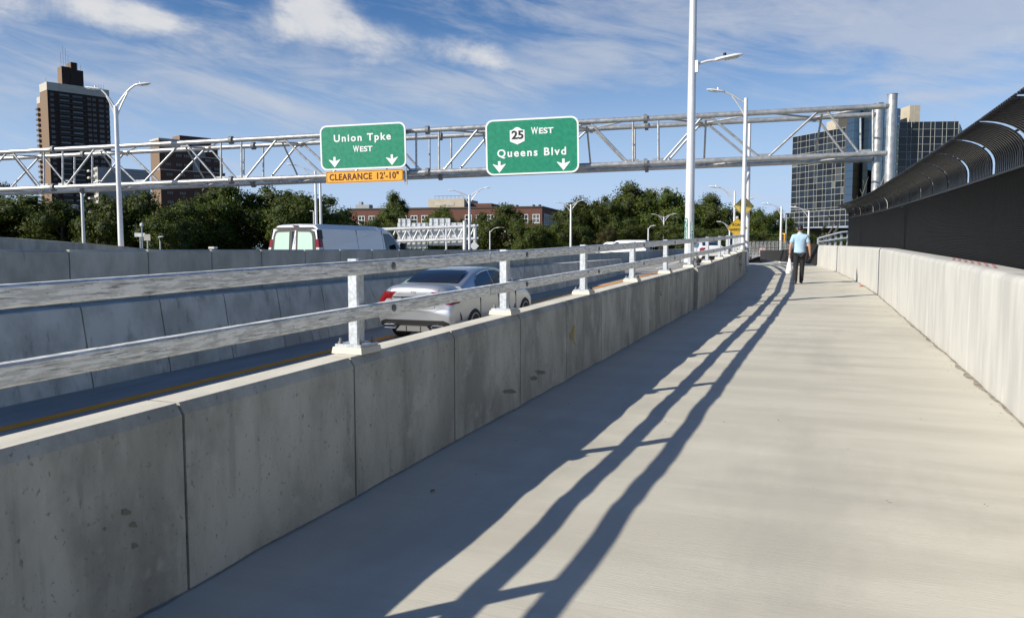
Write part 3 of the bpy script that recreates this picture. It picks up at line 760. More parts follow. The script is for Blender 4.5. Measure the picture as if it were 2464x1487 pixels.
# tall near lamp post: stands on the left parapet
d_n = (Vector((-2.83, 17.0, 0)) - EYE).dot(FWD)
un = 1657.5
near = lamp_post('tallest aluminium lamp post, standing on the near parapet with sticker strips', un, 640, -170, d_n, 20.5, [], zbase=zw(17) + HP + .03, baseplate=True)
nb = near.location
def near_arm(z, dirx, length, rise, hs):
    a = Vector((nb.x, nb.y, z)); dn = Vector(dirx).normalized(); pts = [a + dn * length * t + Vector((0, 0, rise * sin(t * pi / 2))) for t in (0, .2, .4, .6, .8, 1)]
    q = MB().path(pts, .028, 8).build('arm', lamp_w, near, smooth=50); inv(q)
    q = MB().box(nb.x + dn.x * .08 - .05, nb.x + dn.x * .08 + .05, nb.y - .05, nb.y + .05, z - .12, z + .12).build('arm_bracket', lamp_w, near); inv(q)
    cobra_head(near, pts[-1], dn, hs, .2, True)
za = at(un, 162, d_n).z
near_arm(za, RIGHT, .48, .14, .82)
near_arm(at(un, -150, d_n).z, -RIGHT, 1.6, .5, .9)
# lettering strips on the near pole
teal = mat('teal_sticker', (.02, .16, .14), .5); pale = mat('pale_sticker', (.55, .72, .66), .5)
def strip(word, az_off, z0, z1, bgm, fgm, labelname):
    R_ = .118; cdir = (Vector((0, 0, 0)) - Vector((nb.x, nb.y, 0))).normalized(); base_a = atan2(cdir.y, cdir.x) + az_off
    mb = MB(); rings = []
    for i in range(5):
        t = base_a + (i - 2) * .13; rings.append([(nb.x + R_ * cos(t), nb.y + R_ * sin(t), z0), (nb.x + R_ * cos(t), nb.y + R_ * sin(t), z1)])
    mb.loft(rings, cap=False, closed=False); o = mb.build('sticker_strip', bgm, near, fix=False); inv(o)
    n = len(word); hh = (z1 - z0) / n
    for i, ch in enumerate(word):
        me = text_mesh(ch, hh * 1.15, fgm, .004, 1.0, .001); z = z1 - hh * (i + .5)
        q = inst(me, 'lettering', near, (nb.x + (R_ + .004) * cos(base_a), nb.y + (R_ + .004) * sin(base_a), z), (pi / 2, 0, base_a + pi / 2)); inv(q)
def zn(v): return at(un, v, d_n - .1).z
strip('VROBSZA', -.72, zn(578), zn(524), pale, teal, '')
strip('SEPTIC', .42, zn(584), zn(534), teal, pale, '')
AR = lambda va, ut, vt, s=True: (va, ut, vt, s)
lamp_post('twin-arm lamp post rising in front of the dark high-rise tower', 293, 640, 255, 36, 12, [AR(262, 205, 213), AR(258, 362, 203)], headscale=1.0)
lamp_post('thin lamp post left of the twin-arm lamp, its head hidden behind the truss', 204, 640, 455, 80, 7.5, [AR(462, 158, 436), AR(462, 250, 436)])
lamp_post('left one of the two poles standing close together behind the white van', 763, 640, 412, 62, 7, [AR(418, 690, 396)])
lamp_post('right one of the two poles standing close together behind the white van', 774, 640, 440, 58, 7, [])
lamp_post('small lamp post with a low arm in front of the trees beside the van poles', 757, 640, 508, 100, 3, [AR(511, 745, 508, False)], headscale=.8)
lamp_post('twin-arm lamp post in front of the brick building, beside the white sign backs', 1130, 640, 470, 88, 6.5, [AR(474, 1078, 458), AR(474, 1180, 452)])
lamp_post('twin-arm lamp post between the brick building and the tree clump', 1373, 640, 492, 112, 5.5, [AR(496, 1334, 487), AR(496, 1410, 482)])
lamp_post('twin-arm lamp post against the tree clump, just left of the tall near pole', 1596, 640, 522, 138, 4.5, [AR(525, 1567, 516), AR(525, 1628, 515)])
lamp_post('small green-grey park lamp beside the round tree under the right sign', 1179, 640, 556, 95, 3, [AR(560, 1203, 548, False)], headscale=.7)
lamp_post('small lamp post with one arm in front of the tree clump', 1559, 640, 549, 110, 4, [AR(552, 1578, 543, False)], headscale=.8)
d2 = (Vector((xl(28.8) - .12, 28.8, 0)) - EYE).dot(FWD)
lamp_post('slim lamp post with one curved arm at the bend of the parapet', 1787, 605, 237, d2, 11, [AR(250, 1701, 218)], headscale=.85, zbase=zw(28.8) + HP, baseplate=True)
P3 = lamp_post('bare pole close behind the slim lamp post, carrying the upper yellow diamond', 1797, 612, 292, 36, 9, [], name='sign_pole', zbase=zw(34))
P3['category'] = 'pole'; del P3['group']
lamp_post('lamp post left of the yellow diamonds with a long arm to the left', 1764.5, 640, 460, 52, 5.5, [AR(480, 1706, 450)])
lamp_post('short lamp seen right of the upper yellow diamond sign', 1792, 640, 480, 44, 4, [AR(484, 1814, 478, False)], headscale=.7)
lamp_post('twin-arm lamp post behind the lower yellow diamond sign', 1754, 640, 545, 100, 4.5, [AR(548, 1724, 534), AR(548, 1781, 532)])
lamp_post('lamp post at the black mesh fence with an arm to the left', 1877, 632, 497, 62, 5.5, [AR(502, 1833, 491), ])
lamp_post('lamp post behind the walking man, in front of the glass building', 1943, 640, 507, 66, 5, [AR(510, 1900, 499)])
lamp_post('tiny lamp leaning right behind the median wall at far left', 387, 640, 580, 90, 2.5, [AR(583, 394, 570, False)], headscale=.9)

# ------------------------------------------------------------------ yellow diamond signs
def diamond(label, u, v, half, d, m, lines=None, pole=True, ang=0.0):
    c = at(u, v, d); s = half * d / F
    o = thing('warning_sign', label, 'road sign', c); fw = -FWD; rz = YAW + ang
    o.rotation_euler = (pi / 2, 0, rz)
    P = [(x * s, y * s) for x, y in ((0, 1), (1, 0), (0, -1), (-1, 0))]
    plate(P, -.01, .004).build('panel', m, o)
    ring_plate([(x * .95, y * .95) for x, y in P], [(x * .91, y * .91) for x, y in P], .0042, .006).build('border', sign_k, o)
    if lines:
        for t, yy, ww in lines:
            me = text_mesh(t, 1.0, sign_k, .012, 1.0, .001); xs = [q.co.x for q in me.vertices]; w = max(xs) - min(xs)
            inst(me, 'lettering', o, (0, yy * s, .008), (0, 0, 0), (ww * s / w, .36 * s, 1))
    if pole:
        q = MB().box(-.04, .04, -4.5, s * 1.15, -.10, -.02).build('sign_post', pole_m, o)
    return o
diamond('lower yellow diamond sign reading ROAD NARROWS beside the slim lamp post', 1774, 549, 24.5, 30.6, sign_y, [('ROAD', .30, .95), ('NARROWS', -.16, 1.5)])
up = diamond('upper faded yellow diamond sign with a dark bent arrow, on the bare pole', 1790, 497, 25, 35.6, sign_y2, None, pole=False)
s_ = 25 * 35.6 / F
plate([(-.18 * s_, -.75 * s_), (0.02 * s_, -.75 * s_), (.02 * s_, .1 * s_), (.30 * s_, .1 * s_), (.12 * s_, .45 * s_), (-.3 * s_, .48 * s_), (-.32 * s_, .15 * s_), (-.18 * s_, .12 * s_)], .005, .009).build('arrow', sign_k, up)

# ------------------------------------------------------------------ black mesh snow fence, chain link fence, short railing
bf = thing('barrier_fence', 'low black corrugated fence curving across the end of the walkway', 'fence', ground(1890, 632))
bpts = [(1968, 637.5, 587, 35.2), (1945, 636, 592, 36), (1920, 634, 597, 37), (1897, 631, 600.5, 38.5), (1875, 629, 602, 40), (1855, 627, 602.5, 41.5), (1840, 625, 602.5, 43), (1830, 622.5, 602.5, 45)]
for (a, vb, vt, d), (a2, vb2, vt2, dd2) in zip(bpts, bpts[1:]):
    mb = MB(); K = 11
    p0, p1, q0, q1 = at(a, vb, d), at(a, vt, d), at(a2, vb2, dd2), at(a2, vt2, dd2)
    rp, rq = [], []
    for k in range(K * 2 + 1):
        t = k / (K * 2); off = -FWD * (.05 if k % 2 else 0)
        rp.append(p0.lerp(p1, t) + off); rq.append(q0.lerp(q1, t) + off)
    back = FWD * .06
    rings = [rp + [p1 + back, p0 + back], rq + [q1 + back, q0 + back]]
    o = mb.loft(rings).build('corrugated_panel', louver, bf); inv(o)
cl_m = noisy('chain_link_steel', (.33, .33, .32), (.42, .42, .40), 5, (1, 1, 1), (.5, .6), 0, metal=.4)
cf = thing('chain_link_fence', 'pale chain link fence with close-set posts beyond the end of the walkway', 'fence', at(1850, 605, 56))
N_ = 17; prev = None
for i in range(N_):
    t = i / (N_ - 1); u = 1797 + t * 150; d = 50 + 7 * t; vb = 612 - 6 * t; vt = 581.5 - 3.5 * t
    p, q = at(u, vb + 6, d), at(u, vt, d)
    o = MB().tube(p, q, .022, n=6).build('fence_post', cl_m, cf); inv(o)
    if prev:
        for (a, b, nm) in ((prev[1], q, 'top_rail'), (prev[0].lerp(prev[1], .55), p.lerp(q, .55), 'mid_rail'), (prev[0].lerp(prev[1], .15), p.lerp(q, .15), 'bottom_rail')):
            o = MB().tube(a, b, .012, n=5).build(nm, cl_m, cf); inv(o)
        mb = MB(); n = 10
        for k in range(n):
            for s0, s1 in ((0, 1), (1, 0)):
                f0, f1 = k / n, (k + 1) / n
                a = prev[0].lerp(p, f0).lerp(prev[1].lerp(q, f0), s0 * 1.0); b = prev[0].lerp(p, min(1, f0 + .45)).lerp(prev[1].lerp(q, min(1, f0 + .45)), s1 * 1.0)
                mb.tube(a, b, .004, n=3, cap=False)
        o = mb.build('mesh_wire', cl_m, cf, kind='stuff', fix=False); inv(o)
    prev = (p, q)
br = noisy('blue_grey_rail_paint', (.40, .44, .48), (.48, .52, .56), 5, (1, 1, 1), (.5, .6), 0, metal=.3, obj=False)
sr = thing('short_railing', 'short blue-grey two-rail railing rising at the end of the black louvred fence', 'railing', at(2000, 588, 38))
A = [(1969, 573, 582, 590), (1984, 569, 580, 589), (1997, 565.5, 578, 588), (2010, 562, 576, 588), (2024, 558.5, 574, 588), (2040, 557, 572, 588)]
dS = 39.5
for (u, v0, v1, v2) in A:
    p, q = at(u, v2 + 4, dS), at(u, v0, dS)
    o = MB().obox((p + q) / 2, RIGHT * .045, FWD * .045, Vector((0, 0, (q - p).length / 2))).build('post', br, sr); inv(o)
for (a, b) in zip(A, A[1:]):
    for k in (1, 2):
        p, q = at(a[0], a[k] + 1, dS - .08), at(b[0], b[k] + 1, dS - .08)
        o = MB().path([p, q], .05, 4).build('rail', br, sr); inv(o)

# ------------------------------------------------------------------ buildings
def frame(u, d, v=598):
    return at(u, v, d)
def building(name, label, u, d, theta, base=-1.2, group=None):
    """local x runs along the front face to the right, local y runs back; theta tilts the front away from the camera plane"""
    c = at(u, 598, d); c.z = base
    o = thing(name, label, 'building', c, YAW + theta, group); return o
def uface(o, d, th, u):      # local x on the front face seen at column u
    c = Vector((o.location.x, o.location.y, 0)); ex = Vector((cos(YAW + th), sin(YAW + th), 0)); r = ray(u, 598); r.z = 0
    # c + ex*s = E + r*t
    a = r.x * -ex.y + ex.x * r.y; dx, dy = c.x - EYE.x, c.y - EYE.y
    # solve  t*r - s*ex = c-E
    det = r.x * (-ex.y) - (-ex.x) * r.y
    s = (r.x * dy - r.y * dx) / det; return s
brick_shade = noisy('shaded_brown_brick', (.026, .018, .016), (.040, .028, .024), .6, (1, 1, 4), (.85, .95), 0, layers=[((.028, .02, .017), 3, (1, 1, 6), .5, .7, .5)])  # front brick, darkness of its shade put into the colour
brick_lit = noisy('sunlit_brown_brick', (.17, .115, .075), (.21, .145, .10), .6, (1, 1, 4), (.85, .95), 0, layers=[((.13, .09, .06), 3, (1, 1, 6), .5, .7, .5)])  # left sides: brown brick with the sunlit tone painted in
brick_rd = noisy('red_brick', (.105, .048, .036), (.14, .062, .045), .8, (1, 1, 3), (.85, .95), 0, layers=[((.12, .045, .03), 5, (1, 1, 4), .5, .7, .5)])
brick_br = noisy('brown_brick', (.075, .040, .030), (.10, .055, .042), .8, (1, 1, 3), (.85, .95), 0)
stone_lt = noisy('light_stone', (.42, .40, .35), (.48, .46, .41), .6, (1, 1, 1), (.8, .9), 0)
beige = noisy('beige_panel', (.42, .37, .28), (.47, .42, .33), .5, (1, 1, 1), (.8, .9), 0)
greyw = noisy('grey_render', (.28, .30, .32), (.33, .345, .36), .5, (1, 1, 1), (.8, .9), 0)
win_g = mat('window_glass', (.035, .045, .055), .12, 0, .8)
win_l = mat('window_blind', (.085, .095, .105), .35); win_d = mat('window_dark', (.012, .015, .02), .15, 0, .8)
win_f = mat('window_frame_white', (.72, .73, .73), .5)
balc = noisy('balcony_slab', (.085, .07, .065), (.12, .10, .09), 2, (1, 1, 1), (.8, .9), 0)
roof_m = mat('roof_dark', (.06, .055, .05), .9)
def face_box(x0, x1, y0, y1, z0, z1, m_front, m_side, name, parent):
    """shade painted on the front (-y); sunlit tone painted on the left side (-x)"""
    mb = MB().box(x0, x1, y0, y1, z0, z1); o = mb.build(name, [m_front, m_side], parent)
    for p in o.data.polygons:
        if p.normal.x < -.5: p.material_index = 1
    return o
def win_mesh(w, h, frame_m=None, panes=2, d=.12, split=True):
    mb = MB(); mb.add([(-w / 2, -.02, -h / 2), (w / 2, -.02, -h / 2), (w / 2, -.02, h / 2), (-w / 2, -.02, h / 2)], [(0, 1, 2, 3)], 0)
    if frame_m:
        f = min(.16, w * .09)
        for a, b, c_, e in ((-w / 2, w / 2, h / 2 - f, h / 2), (-w / 2, w / 2, -h / 2, -h / 2 + f), (-w / 2, -w / 2 + f, -h / 2 + f, h / 2 - f), (w / 2 - f, w / 2, -h / 2 + f, h / 2 - f)):
            mb.box(a, b, -.12, -.025, c_, e, 1)
        for k in range(1, panes):
            x = -w / 2 + w * k / panes; mb.box(x - f / 2, x + f / 2, -.10, -.025, -h / 2 + f, h / 2 - f, 1)
        if split: mb.box(-w / 2 + f, w / 2 - f, -.115, -.026, -f / 2, f / 2, 1)
    return mb
rw_ = random.Random(3)
# --- dark high-rise
TH = radians(47); T = building('high_rise', 'tall dark brown brick tower with rooftop boxes and antennas at far left', 130, 424, TH)
zt_ = at(130, 197, 424).z + 1.2; Wt = 31.0
face_box(0, Wt, 0, 11.5, 0, zt_ - 4.2, brick_shade, brick_lit, 'wall', T)
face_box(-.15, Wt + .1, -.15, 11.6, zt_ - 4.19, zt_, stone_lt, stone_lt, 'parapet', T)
face_box(-.0, 6.5, 11.51, 17, 0, zt_ - 9.5, brick_shade, brick_lit, 'rear_wing', T); MB().box(-.1, 6.6, 11.61, 17.1, zt_ - 9.49, zt_ - 6.2).build('parapet', stone_lt, T)
face_box(7.9, 12.2, 1.5, 8, zt_, zt_ + 9.6, brick_shade, brick_lit, 'rooftop_box', T)
face_box(12.5, 15.6, 1.2, 8, zt_, zt_ + 12.4, brick_shade, brick_lit, 'rooftop_box', T)
face_box(15.62, 18.6, 1.2, 8, zt_, zt_ + 8.6, brick_shade, brick_lit, 'rooftop_box', T)
for x, h in ((8.2, 17), (9.4, 20.5), (10.6, 19.5), (11.8, 16), (16.5, 12.5), (18, 12), (.6, 2.5), (25, 2.5), (27, 3.2), (28.2, 3), (29.5, 3.2)):
    MB().tube((x, 3, zt_), (x, 3, zt_ + h), .06, n=4).build('antenna', roof_m, T)
cols = [(1.0, 1.9, 2), (19.3, 2.0, 2), (21.9, 1.9, 2), (25.2, 2.6, 3), (28.9, 1.9, 2)]
wm = {}
for w in set(c[1] for c in cols): wm[w] = [win_mesh(w, 1.55, g, 2).mesh('window', [m_, balc]) for m_, g in ((win_g, balc), (win_l, balc), (win_g, win_l), (win_d, balc))]
nf = 29
for k in range(nf):
    z = zt_ - 6.3 - k * 2.78
    if z < 14: break
    for (x, w, p) in cols: inst(rw_.choice(wm[w]), 'window', T, (x + w / 2 + .25, 0, z))
    MB().box(5.0, 18.4, -1.25, -.02, z - 1.35, z - 1.15).build('balcony_slab', balc, T)
    o = MB().box(5.0, 18.4, -1.22, -1.16, z - 1.149, z - .25).build('balcony_rail', louver, T)
    MB().box(5.8, 10.6, -.05, -.022, z - 1.1, z + .85).build('glass_door', win_g if rw_.random() < .7 else win_l, T)
    MB().box(12.2, 17.2, -.05, -.022, z - 1.1, z + .85).build('glass_door', win_g if rw_.random() < .7 else win_l, T)
    if z < zt_ - 10: MB().box(-1.3, -.01, 12.2, 15.8, z - 1.35, z - .35).build('side_balcony', balc, T)
# --- brown building with blue glass strip
TH2 = radians(45); B2 = building('apartment_building', 'brown brick building with a dark blue glass strip, right of the tower', 391, 350, TH2)
zb = lambda v: at(391, v, 350).z + 1.2
face_box(0, 26.5, 0, 10, 0, zb(337), brick_br, brick_lit, 'wall', B2)
MB().box(-.2, 9.5, -.2, 10.2, zb(337), zb(332)).build('roof_band', stone_lt, B2)
face_box(9.52, 24, 1.0, 9, zb(337), zb(320), brick_br, brick_lit, 'penthouse', B2)
MB().box(14.5, 20.5, -.25, -.02, 6, zb(341)).build('glass_strip', mat('deep_blue_glass', (.012, .035, .065), .12, 0, .9), B2)
face_box(-1.0, 28.3, -3.0, -.3, 0, zb(410), brick_br, brick_lit, 'lower_wall', B2)
MB().box(-1.15, 28.4, -3.15, -.25, zb(410), zb(408)).build('white_band', stone_lt, B2)
MB().box(18, 28.3, -.8, -.27, zb(410) + .5, zb(372)).build('upper_bay', brick_br, B2); MB().box(18, 28.4, -.95, -.26, zb(372), zb(370)).build('white_band', stone_lt, B2)
wb2 = win_mesh(3.0, 1.5, stone_lt, 3, split=False).mesh('window', [win_d, brick_br]); wb3 = win_mesh(3.0, .5, None).mesh('sill', [stone_lt])
for k in range(6):
    for x in (2.2, 7.0, 10.5):
        z = zb(348) - k * 4.1
        if z > zb(404): inst(wb2, 'window', B2, (x + 1.5, 0, z)); 
    for x in (20, 24.2):
        z = zb(378) - k * 3.6
        if z > zb(404): inst(wb2, 'window', B2, (x + 1.4, -.8, z))
for k in range(5):
    for x in (3, 8.5, 15, 20.5, 25): inst(wb2, 'window', B2, (x, -3.0, zb(420) - k * 4.0))
# --- pale grey block behind
TH3 = radians(43); B3 = building('apartment_building', 'pale grey block with small balconies between the tower and the brown building', 242, 385, TH3)
z3 = lambda v: at(242, v, 385).z + 1.2
face_box(0, 24, 0, 7, 0, z3(402), greyw, stone_lt, 'wall', B3)
for k in range(8): MB().box(-2.4, -.02, 5.2, 8.5, z3(412) - k * 3.3, z3(412) - k * 3.3 + .9).build('balcony', stone_lt, B3)
wq = win_mesh(1.4, 1.7, None).mesh('window', [win_d])
for k in range(7):
    for y in (1.4, 3.6): inst(wq, 'window', B3, (-.01, y, z3(410) - k * 3.4), (0, 0, -pi / 2))
WB = building('small_building', 'small white building corner showing above the trees left of the thin lamp post', 160, 300, radians(20)); MB().box(0, 3.8, 0, 5, 0, at(165, 494, 300).z + 1.2).build('wall', greyw, WB); MB().box(-.1, 3.9, -.1, 5.1, at(165, 494, 300).z + 1.2, at(165, 494, 300).z + 1.5).build('roof', stone_lt, WB)
for i in range(2):
    for j in range(2): inst(win_mesh(.8, .9).mesh('window', [win_d]), 'window', WB, (1 + i * 1.5, 0, at(165, 494, 300).z - .2 - j * 1.6))
# --- red brick building
THb = radians(-14); RB = building('brick_building', 'long flat-roofed red brick building with white windows behind the trees', 1304, 250, THb, base=.4)
zr2 = lambda v: at(1304, v, 250).z - .4
HB = zr2(496); Lb = 66
mb = MB().box(-Lb, 0, 0, 60, 0, HB - .5); o = mb.build('wall', [brick_rd, brick_br], RB)
MB().box(-Lb - .2, .25, -.25, 60, HB - .5, HB).build('roof_edge', roof_m, RB)
wbr = win_mesh(2.3, 2.7, win_f, 2).mesh('window', [win_d, win_f]); wbl = win_mesh(2.3, 2.7, win_f, 2).mesh('window', [win_l, win_f])
for row in range(3):
    for k in range(17):
        x = -Lb + 4.6 + k * 3.72
        if k in (9,): continue
        o = inst(wbr if rw_.random() < .75 else wbl, 'window', RB, (x, 0, HB - 3.9 - row * 4.0))
        if row == 0:
            q = MB().box(-1.25, 1.25, -.22, -.12, -1.55, -1.36).build('sill', stone_lt, o)
for row in range(2):
    for k in range(14):
        o = inst(win_mesh(2.2, 3.6, win_f, 2, split=False).mesh('window', [win_d, win_f]) if k == 0 and row == 0 else [x for x in bpy.data.objects if x.name.startswith('window')][-1].data, 'window', RB, (0, 4 + k * 3.3, HB - 4.1 - row * 4.4), (0, 0, pi / 2))
PHb = zr2(472)
MB().box(-40, -27.5, 6, 22, HB, PHb).build('penthouse', beige, RB)
MB().box(-37.5, -31, 5.9, 5.99, HB + .8, PHb - 1.2).build('louvre_door', stone_lt, RB)
for x in [-38 + 1.4 * k for k in range(8)]: MB().tube((x, 7, PHb), (x, 7, PHb + 1.0), .05, n=4).build('rail_post', roof_m, RB)
MB().tube((-38, 7, PHb + 1.0), (-28.2, 7, PHb + 1.0), .05, n=4).build('handrail', roof_m, RB)
MB().box(-27.4, -19, 9, 20, HB, HB + 1.6).build('roof_shed', brick_rd, RB)
MB().box(-Lb + 1, -Lb + 6, 3, 6, HB, HB + 1.4).build('roof_vent', greyw, RB); MB().box(-Lb + 2, -Lb + 3, 3.5, 5, HB + 1.4, HB + 2.4).build('roof_vent', greyw, RB)
for x in (-13, -9.5, -4, -2): MB().box(x, x + (2.5 if x == -13 else .5), 4, 6, HB, HB + .7).build('roof_vent', roof_m, RB)
# --- glass office building
GB = thing('office_building', 'dark glass office building with pale mullion grid behind the right end of the gantry', 'building', at(2026, 598, 400) * 1.0)
GB.location.z = .4
DG = 400.0
def zg(v, u=2100, d=DG): return at(u, v, d).z
mull = noisy('mullion_metal', (.36, .37, .34), (.42, .43, .40), 2, (1, 1, 1), (.5, .6), 0)
gl = [mat('glass_navy', (.008, .012, .022), .10, 0, .6), mat('glass_black', (.005, .006, .008), .12, 0, .5), mat('glass_slate', (.022, .027, .032), .2, 0, .5), mat('glass_grey', (.055, .062, .065), .3, 0, .4), mat('glass_sage', (.11, .125, .12), .4, 0, .3)]
glb = [mat('sky_reflection_glass', (.42, .60, .72), .25, .15), mat('blue_glass', (.10, .15, .20), .08, .8), mat('brown_reflection_glass', (.12, .085, .05), .3)]  # pale blue and brown bases paint in reflections
def wing(p0, p1, z0, z1, nx, nz, pat, weights, parent, vm=.16, hm=.22, alt=None, name='pane'):
    """curtain wall between ground points p0 (left) and p1 (right)"""
    p0, p1 = Vector((p0.x, p0.y, 0)), Vector((p1.x, p1.y, 0)); ex = (p1 - p0); L_ = ex.length; ex.normalize(); back = Vector((-ex.y, ex.x, 0))
    if back.dot(FWD) < 0: back = -back
    g = MB()
    c = (p0 + p1) / 2 + back * .36; g.obox((c.x, c.y, (z0 + z1) / 2), ex * L_ / 2, back * .3, Vector((0, 0, (z1 - z0) / 2))); o = g.build('wall', roof_m, parent); inv(o)
    xs = [0]; 
    for i in range(nx): xs.append(xs[-1] + (alt[i % len(alt)] if alt else 1))
    xs = [x / xs[-1] * L_ for x in xs]; hz = (z1 - z0) / nz; cache = {}
    for j in range(nz):
        rowbias = rw_.random()
        for i in range(nx):
            w = xs[i + 1] - xs[i]
            mi = rw_.choices(range(len(pat)), weights)[0]
            if rowbias > .86 and rw_.random() < .35: mi = min(len(pat) - 1, mi + 2)
            key = (round(w, 2), mi)
            if key not in cache:
                cache[key] = MB().add([(0, 0, 0), (w, 0, 0), (w, 0, hz), (0, 0, hz)], [(0, 1, 2, 3)]).mesh('pane', pat[mi], fix=False)
            b = p0 + ex * xs[i]; o = inst(cache[key], name, parent, (b.x, b.y, z0 + j * hz), (0, 0, atan2(ex.y, ex.x))); inv(o)
    mv = MB()
    for x in xs:
        c = p0 + ex * x - back * .12; mv.obox((c.x, c.y, (z0 + z1) / 2), ex * vm, back * .10, Vector((0, 0, (z1 - z0) / 2)))
    o = mv.build('mullions', mull, parent, kind='stuff'); inv(o)
    mh = MB()
    for j in range(nz + 1):
        c = (p0 + p1) / 2 - back * .10; mh.obox((c.x, c.y, z0 + j * hz), ex * L_ / 2, back * .10, Vector((0, 0, hm / 2)))
    o = mh.build('floor_bands', mull, parent, kind='stuff'); inv(o)
gR, gL = at(2028, 598, DG), at(1901, 598, DG * 1.088)
z0g = zg(545)
wing(gL, gR, z0g, zg(306.5, 2028), 12, 15, gl, [6, 6, 2.2, .6, .15], GB, vm=.06, hm=.15, alt=[1.0, .55])
def podium(pa, pb, zt):
    pa, pb = Vector((pa.x, pa.y, 0)), Vector((pb.x, pb.y, 0)); c = (pa + pb) / 2 + FWD * 5
    o = MB().obox((c.x, c.y, zt / 2 - .6), (pb - pa) / 2, FWD * 4.8, Vector((0, 0, zt / 2 + .6))).build('podium_wall', roof_m, GB); inv(o)
podium(at(1890, 598, DG * 1.094), at(2300, 598, DG), z0g - .05)
wing(at(1888, 598, DG * 1.094), at(2060, 598, DG * .97), zg(545), zg(505), 0 + 14, 3, gl[:3], [3, 3, 1], GB, vm=.08, hm=.22, name='low_pane')
wing(at(2154, 598, DG), at(2294, 598, DG * .995), z0g, zg(294, 2154), 10, 14, gl[:3], [4, 5, 1], GB, vm=.07, hm=.13, alt=[1.0, .55])
sd = at(2295, 598, DG * 1.0); sd2 = at(2303, 598, DG * 1.07)
wing(sd, sd2, z0g, zg(296, 2154), 3, 14, glb[:2], [1, 2], GB, name='side_pane')
# facetted tower in the middle; reflected sky and brown are painted on
cu = [2028, 2046, 2062, 2081, 2098, 2117, 2136, 2155]; cd_ = [399, 392, 398, 390, 397, 389, 396, 399.6]
for i in range(7):
    p0, p1 = at(cu[i], 598, cd_[i]), at(cu[i + 1], 598, cd_[i + 1])
    z1 = zg(262); n = 15
    for j in range(n):
        za, zb_ = z0g + (z1 - z0g) * j / n, z0g + (z1 - z0g) * (j + 1) / n - .12
        m_ = glb[0] if i % 2 else glb[1]
        if j < 8 and i == 1: m_ = glb[2]
        if j < 7 and i == 3: m_ = gl[1]
        o = MB().add([(p0.x, p0.y, za), (p1.x, p1.y, za), (p1.x, p1.y, zb_), (p0.x, p0.y, zb_)], [(0, 1, 2, 3)]).build('facet_pane', m_, GB, fix=False); inv(o)
    o = MB().obox(((p0.x + p1.x) / 2, (p0.y + p1.y) / 2, (z0g + z1) / 2) if False else tuple(((p0 + p1) / 2 + FWD * 6.5).xy) + ((z0g + z1) / 2,), (p1 - p0) / 2, FWD * 4, Vector((0, 0, (z1 - z0g) / 2 - .05))).build('facet_core', roof_m, GB); inv(o)
for (ua, ub, vt, vb, d) in ((2163, 2187, 259, 294, 408), (1991, 2020, 291, 311, 420)):
    a, b = at(ua, 598, d), at(ub, 598, d); c = (a + b) / 2; za, zb_ = zg(vb + 6, ua, d), zg(vt, ua, d)
    o = MB().obox((c.x, c.y, (za + zb_) / 2), RIGHT * (b - a).length / 2, FWD * 6, Vector((0, 0, (zb_ - za) / 2))).build('rooftop_box', beige, GB); inv(o)
for u, v in ((2283, 272), (2286, 282), (2188, 250)):
    a = at(u, 598, 399); o = MB().tube((a.x, a.y, zg(298)), (a.x, a.y, zg(v)), .08, n=4).build('antenna', mull, GB); inv(o)

# ------------------------------------------------------------------ trees
def leaf_mat(name, a, b, yel=(.09, .12, .02)):
    m = mat(name, a, .55); nt = m.node_tree; L = nt.links.new; bs = nt.nodes['Principled BSDF']
    oi = N(nt, 'ShaderNodeObjectInfo'); g = N(nt, 'ShaderNodeNewGeometry')
    t = N(nt, 'ShaderNodeTexNoise'); t.inputs['Scale'].default_value = .55; t.inputs['Detail'].default_value = 4; L(g.outputs['Position'], t.inputs['Vector'])
    mx = N(nt, 'ShaderNodeMix', data_type='RGBA'); mx.inputs['A'].default_value = (*a, 1); mx.inputs['B'].default_value = (*b, 1)
    r = N(nt, 'ShaderNodeMapRange'); r.inputs[1].default_value = .35; r.inputs[2].default_value = .65; L(t.outputs['Fac'], r.inputs[0]); L(r.outputs[0], mx.inputs['Factor'])
    mx2 = N(nt, 'ShaderNodeMix', data_type='RGBA'); L(mx.outputs['Result'], mx2.inputs['A']); mx2.inputs['B'].default_value = (*yel, 1)
    L(M(nt, 'MULTIPLY', M(nt, 'POWER', g.outputs['Random Per Island'], 4.0), .7), mx2.inputs['Factor'])
    hs = N(nt, 'ShaderNodeHueSaturation'); L(M(nt, 'ADD', M(nt, 'MULTIPLY', oi.outputs['Random'], .35), .8), hs.inputs['Value']); L(mx2.outputs['Result'], hs.inputs['Color'])
    L(hs.outputs[0], bs.inputs['Base Color']); bs.inputs['Specular IOR Level'].default_value = .15
    tr = N(nt, 'ShaderNodeBsdfTranslucent'); L(hs.outputs[0], tr.inputs['Color']); ms = N(nt, 'ShaderNodeMixShader'); ms.inputs[0].default_value = .22
    L(bs.outputs[0], ms.inputs[1]); L(tr.outputs[0], ms.inputs[2]); L(ms.outputs[0], nt.nodes['Material Output'].inputs['Surface']); return m
leaf_a = leaf_mat('leaf_dark', (.042, .058, .011), (.080, .102, .018))
leaf_b = leaf_mat('leaf_mid', (.058, .082, .013), (.100, .132, .022))
leaf_c = leaf_mat('leaf_light', (.085, .130, .020), (.13, .18, .030))
leaf_e = leaf_mat('leaf_conifer', (.020, .036, .014), (.034, .052, .018), (.05, .07, .02))
leaf_r = leaf_mat('leaf_rust', (.065, .050, .020), (.085, .070, .025))
bark = noisy('bark', (.07, .055, .04), (.11, .09, .07), 3, (1, 1, .2), (.85, .95), .3)
core_m = mat('leaf_shadow_core', (.026, .038, .011), .9)
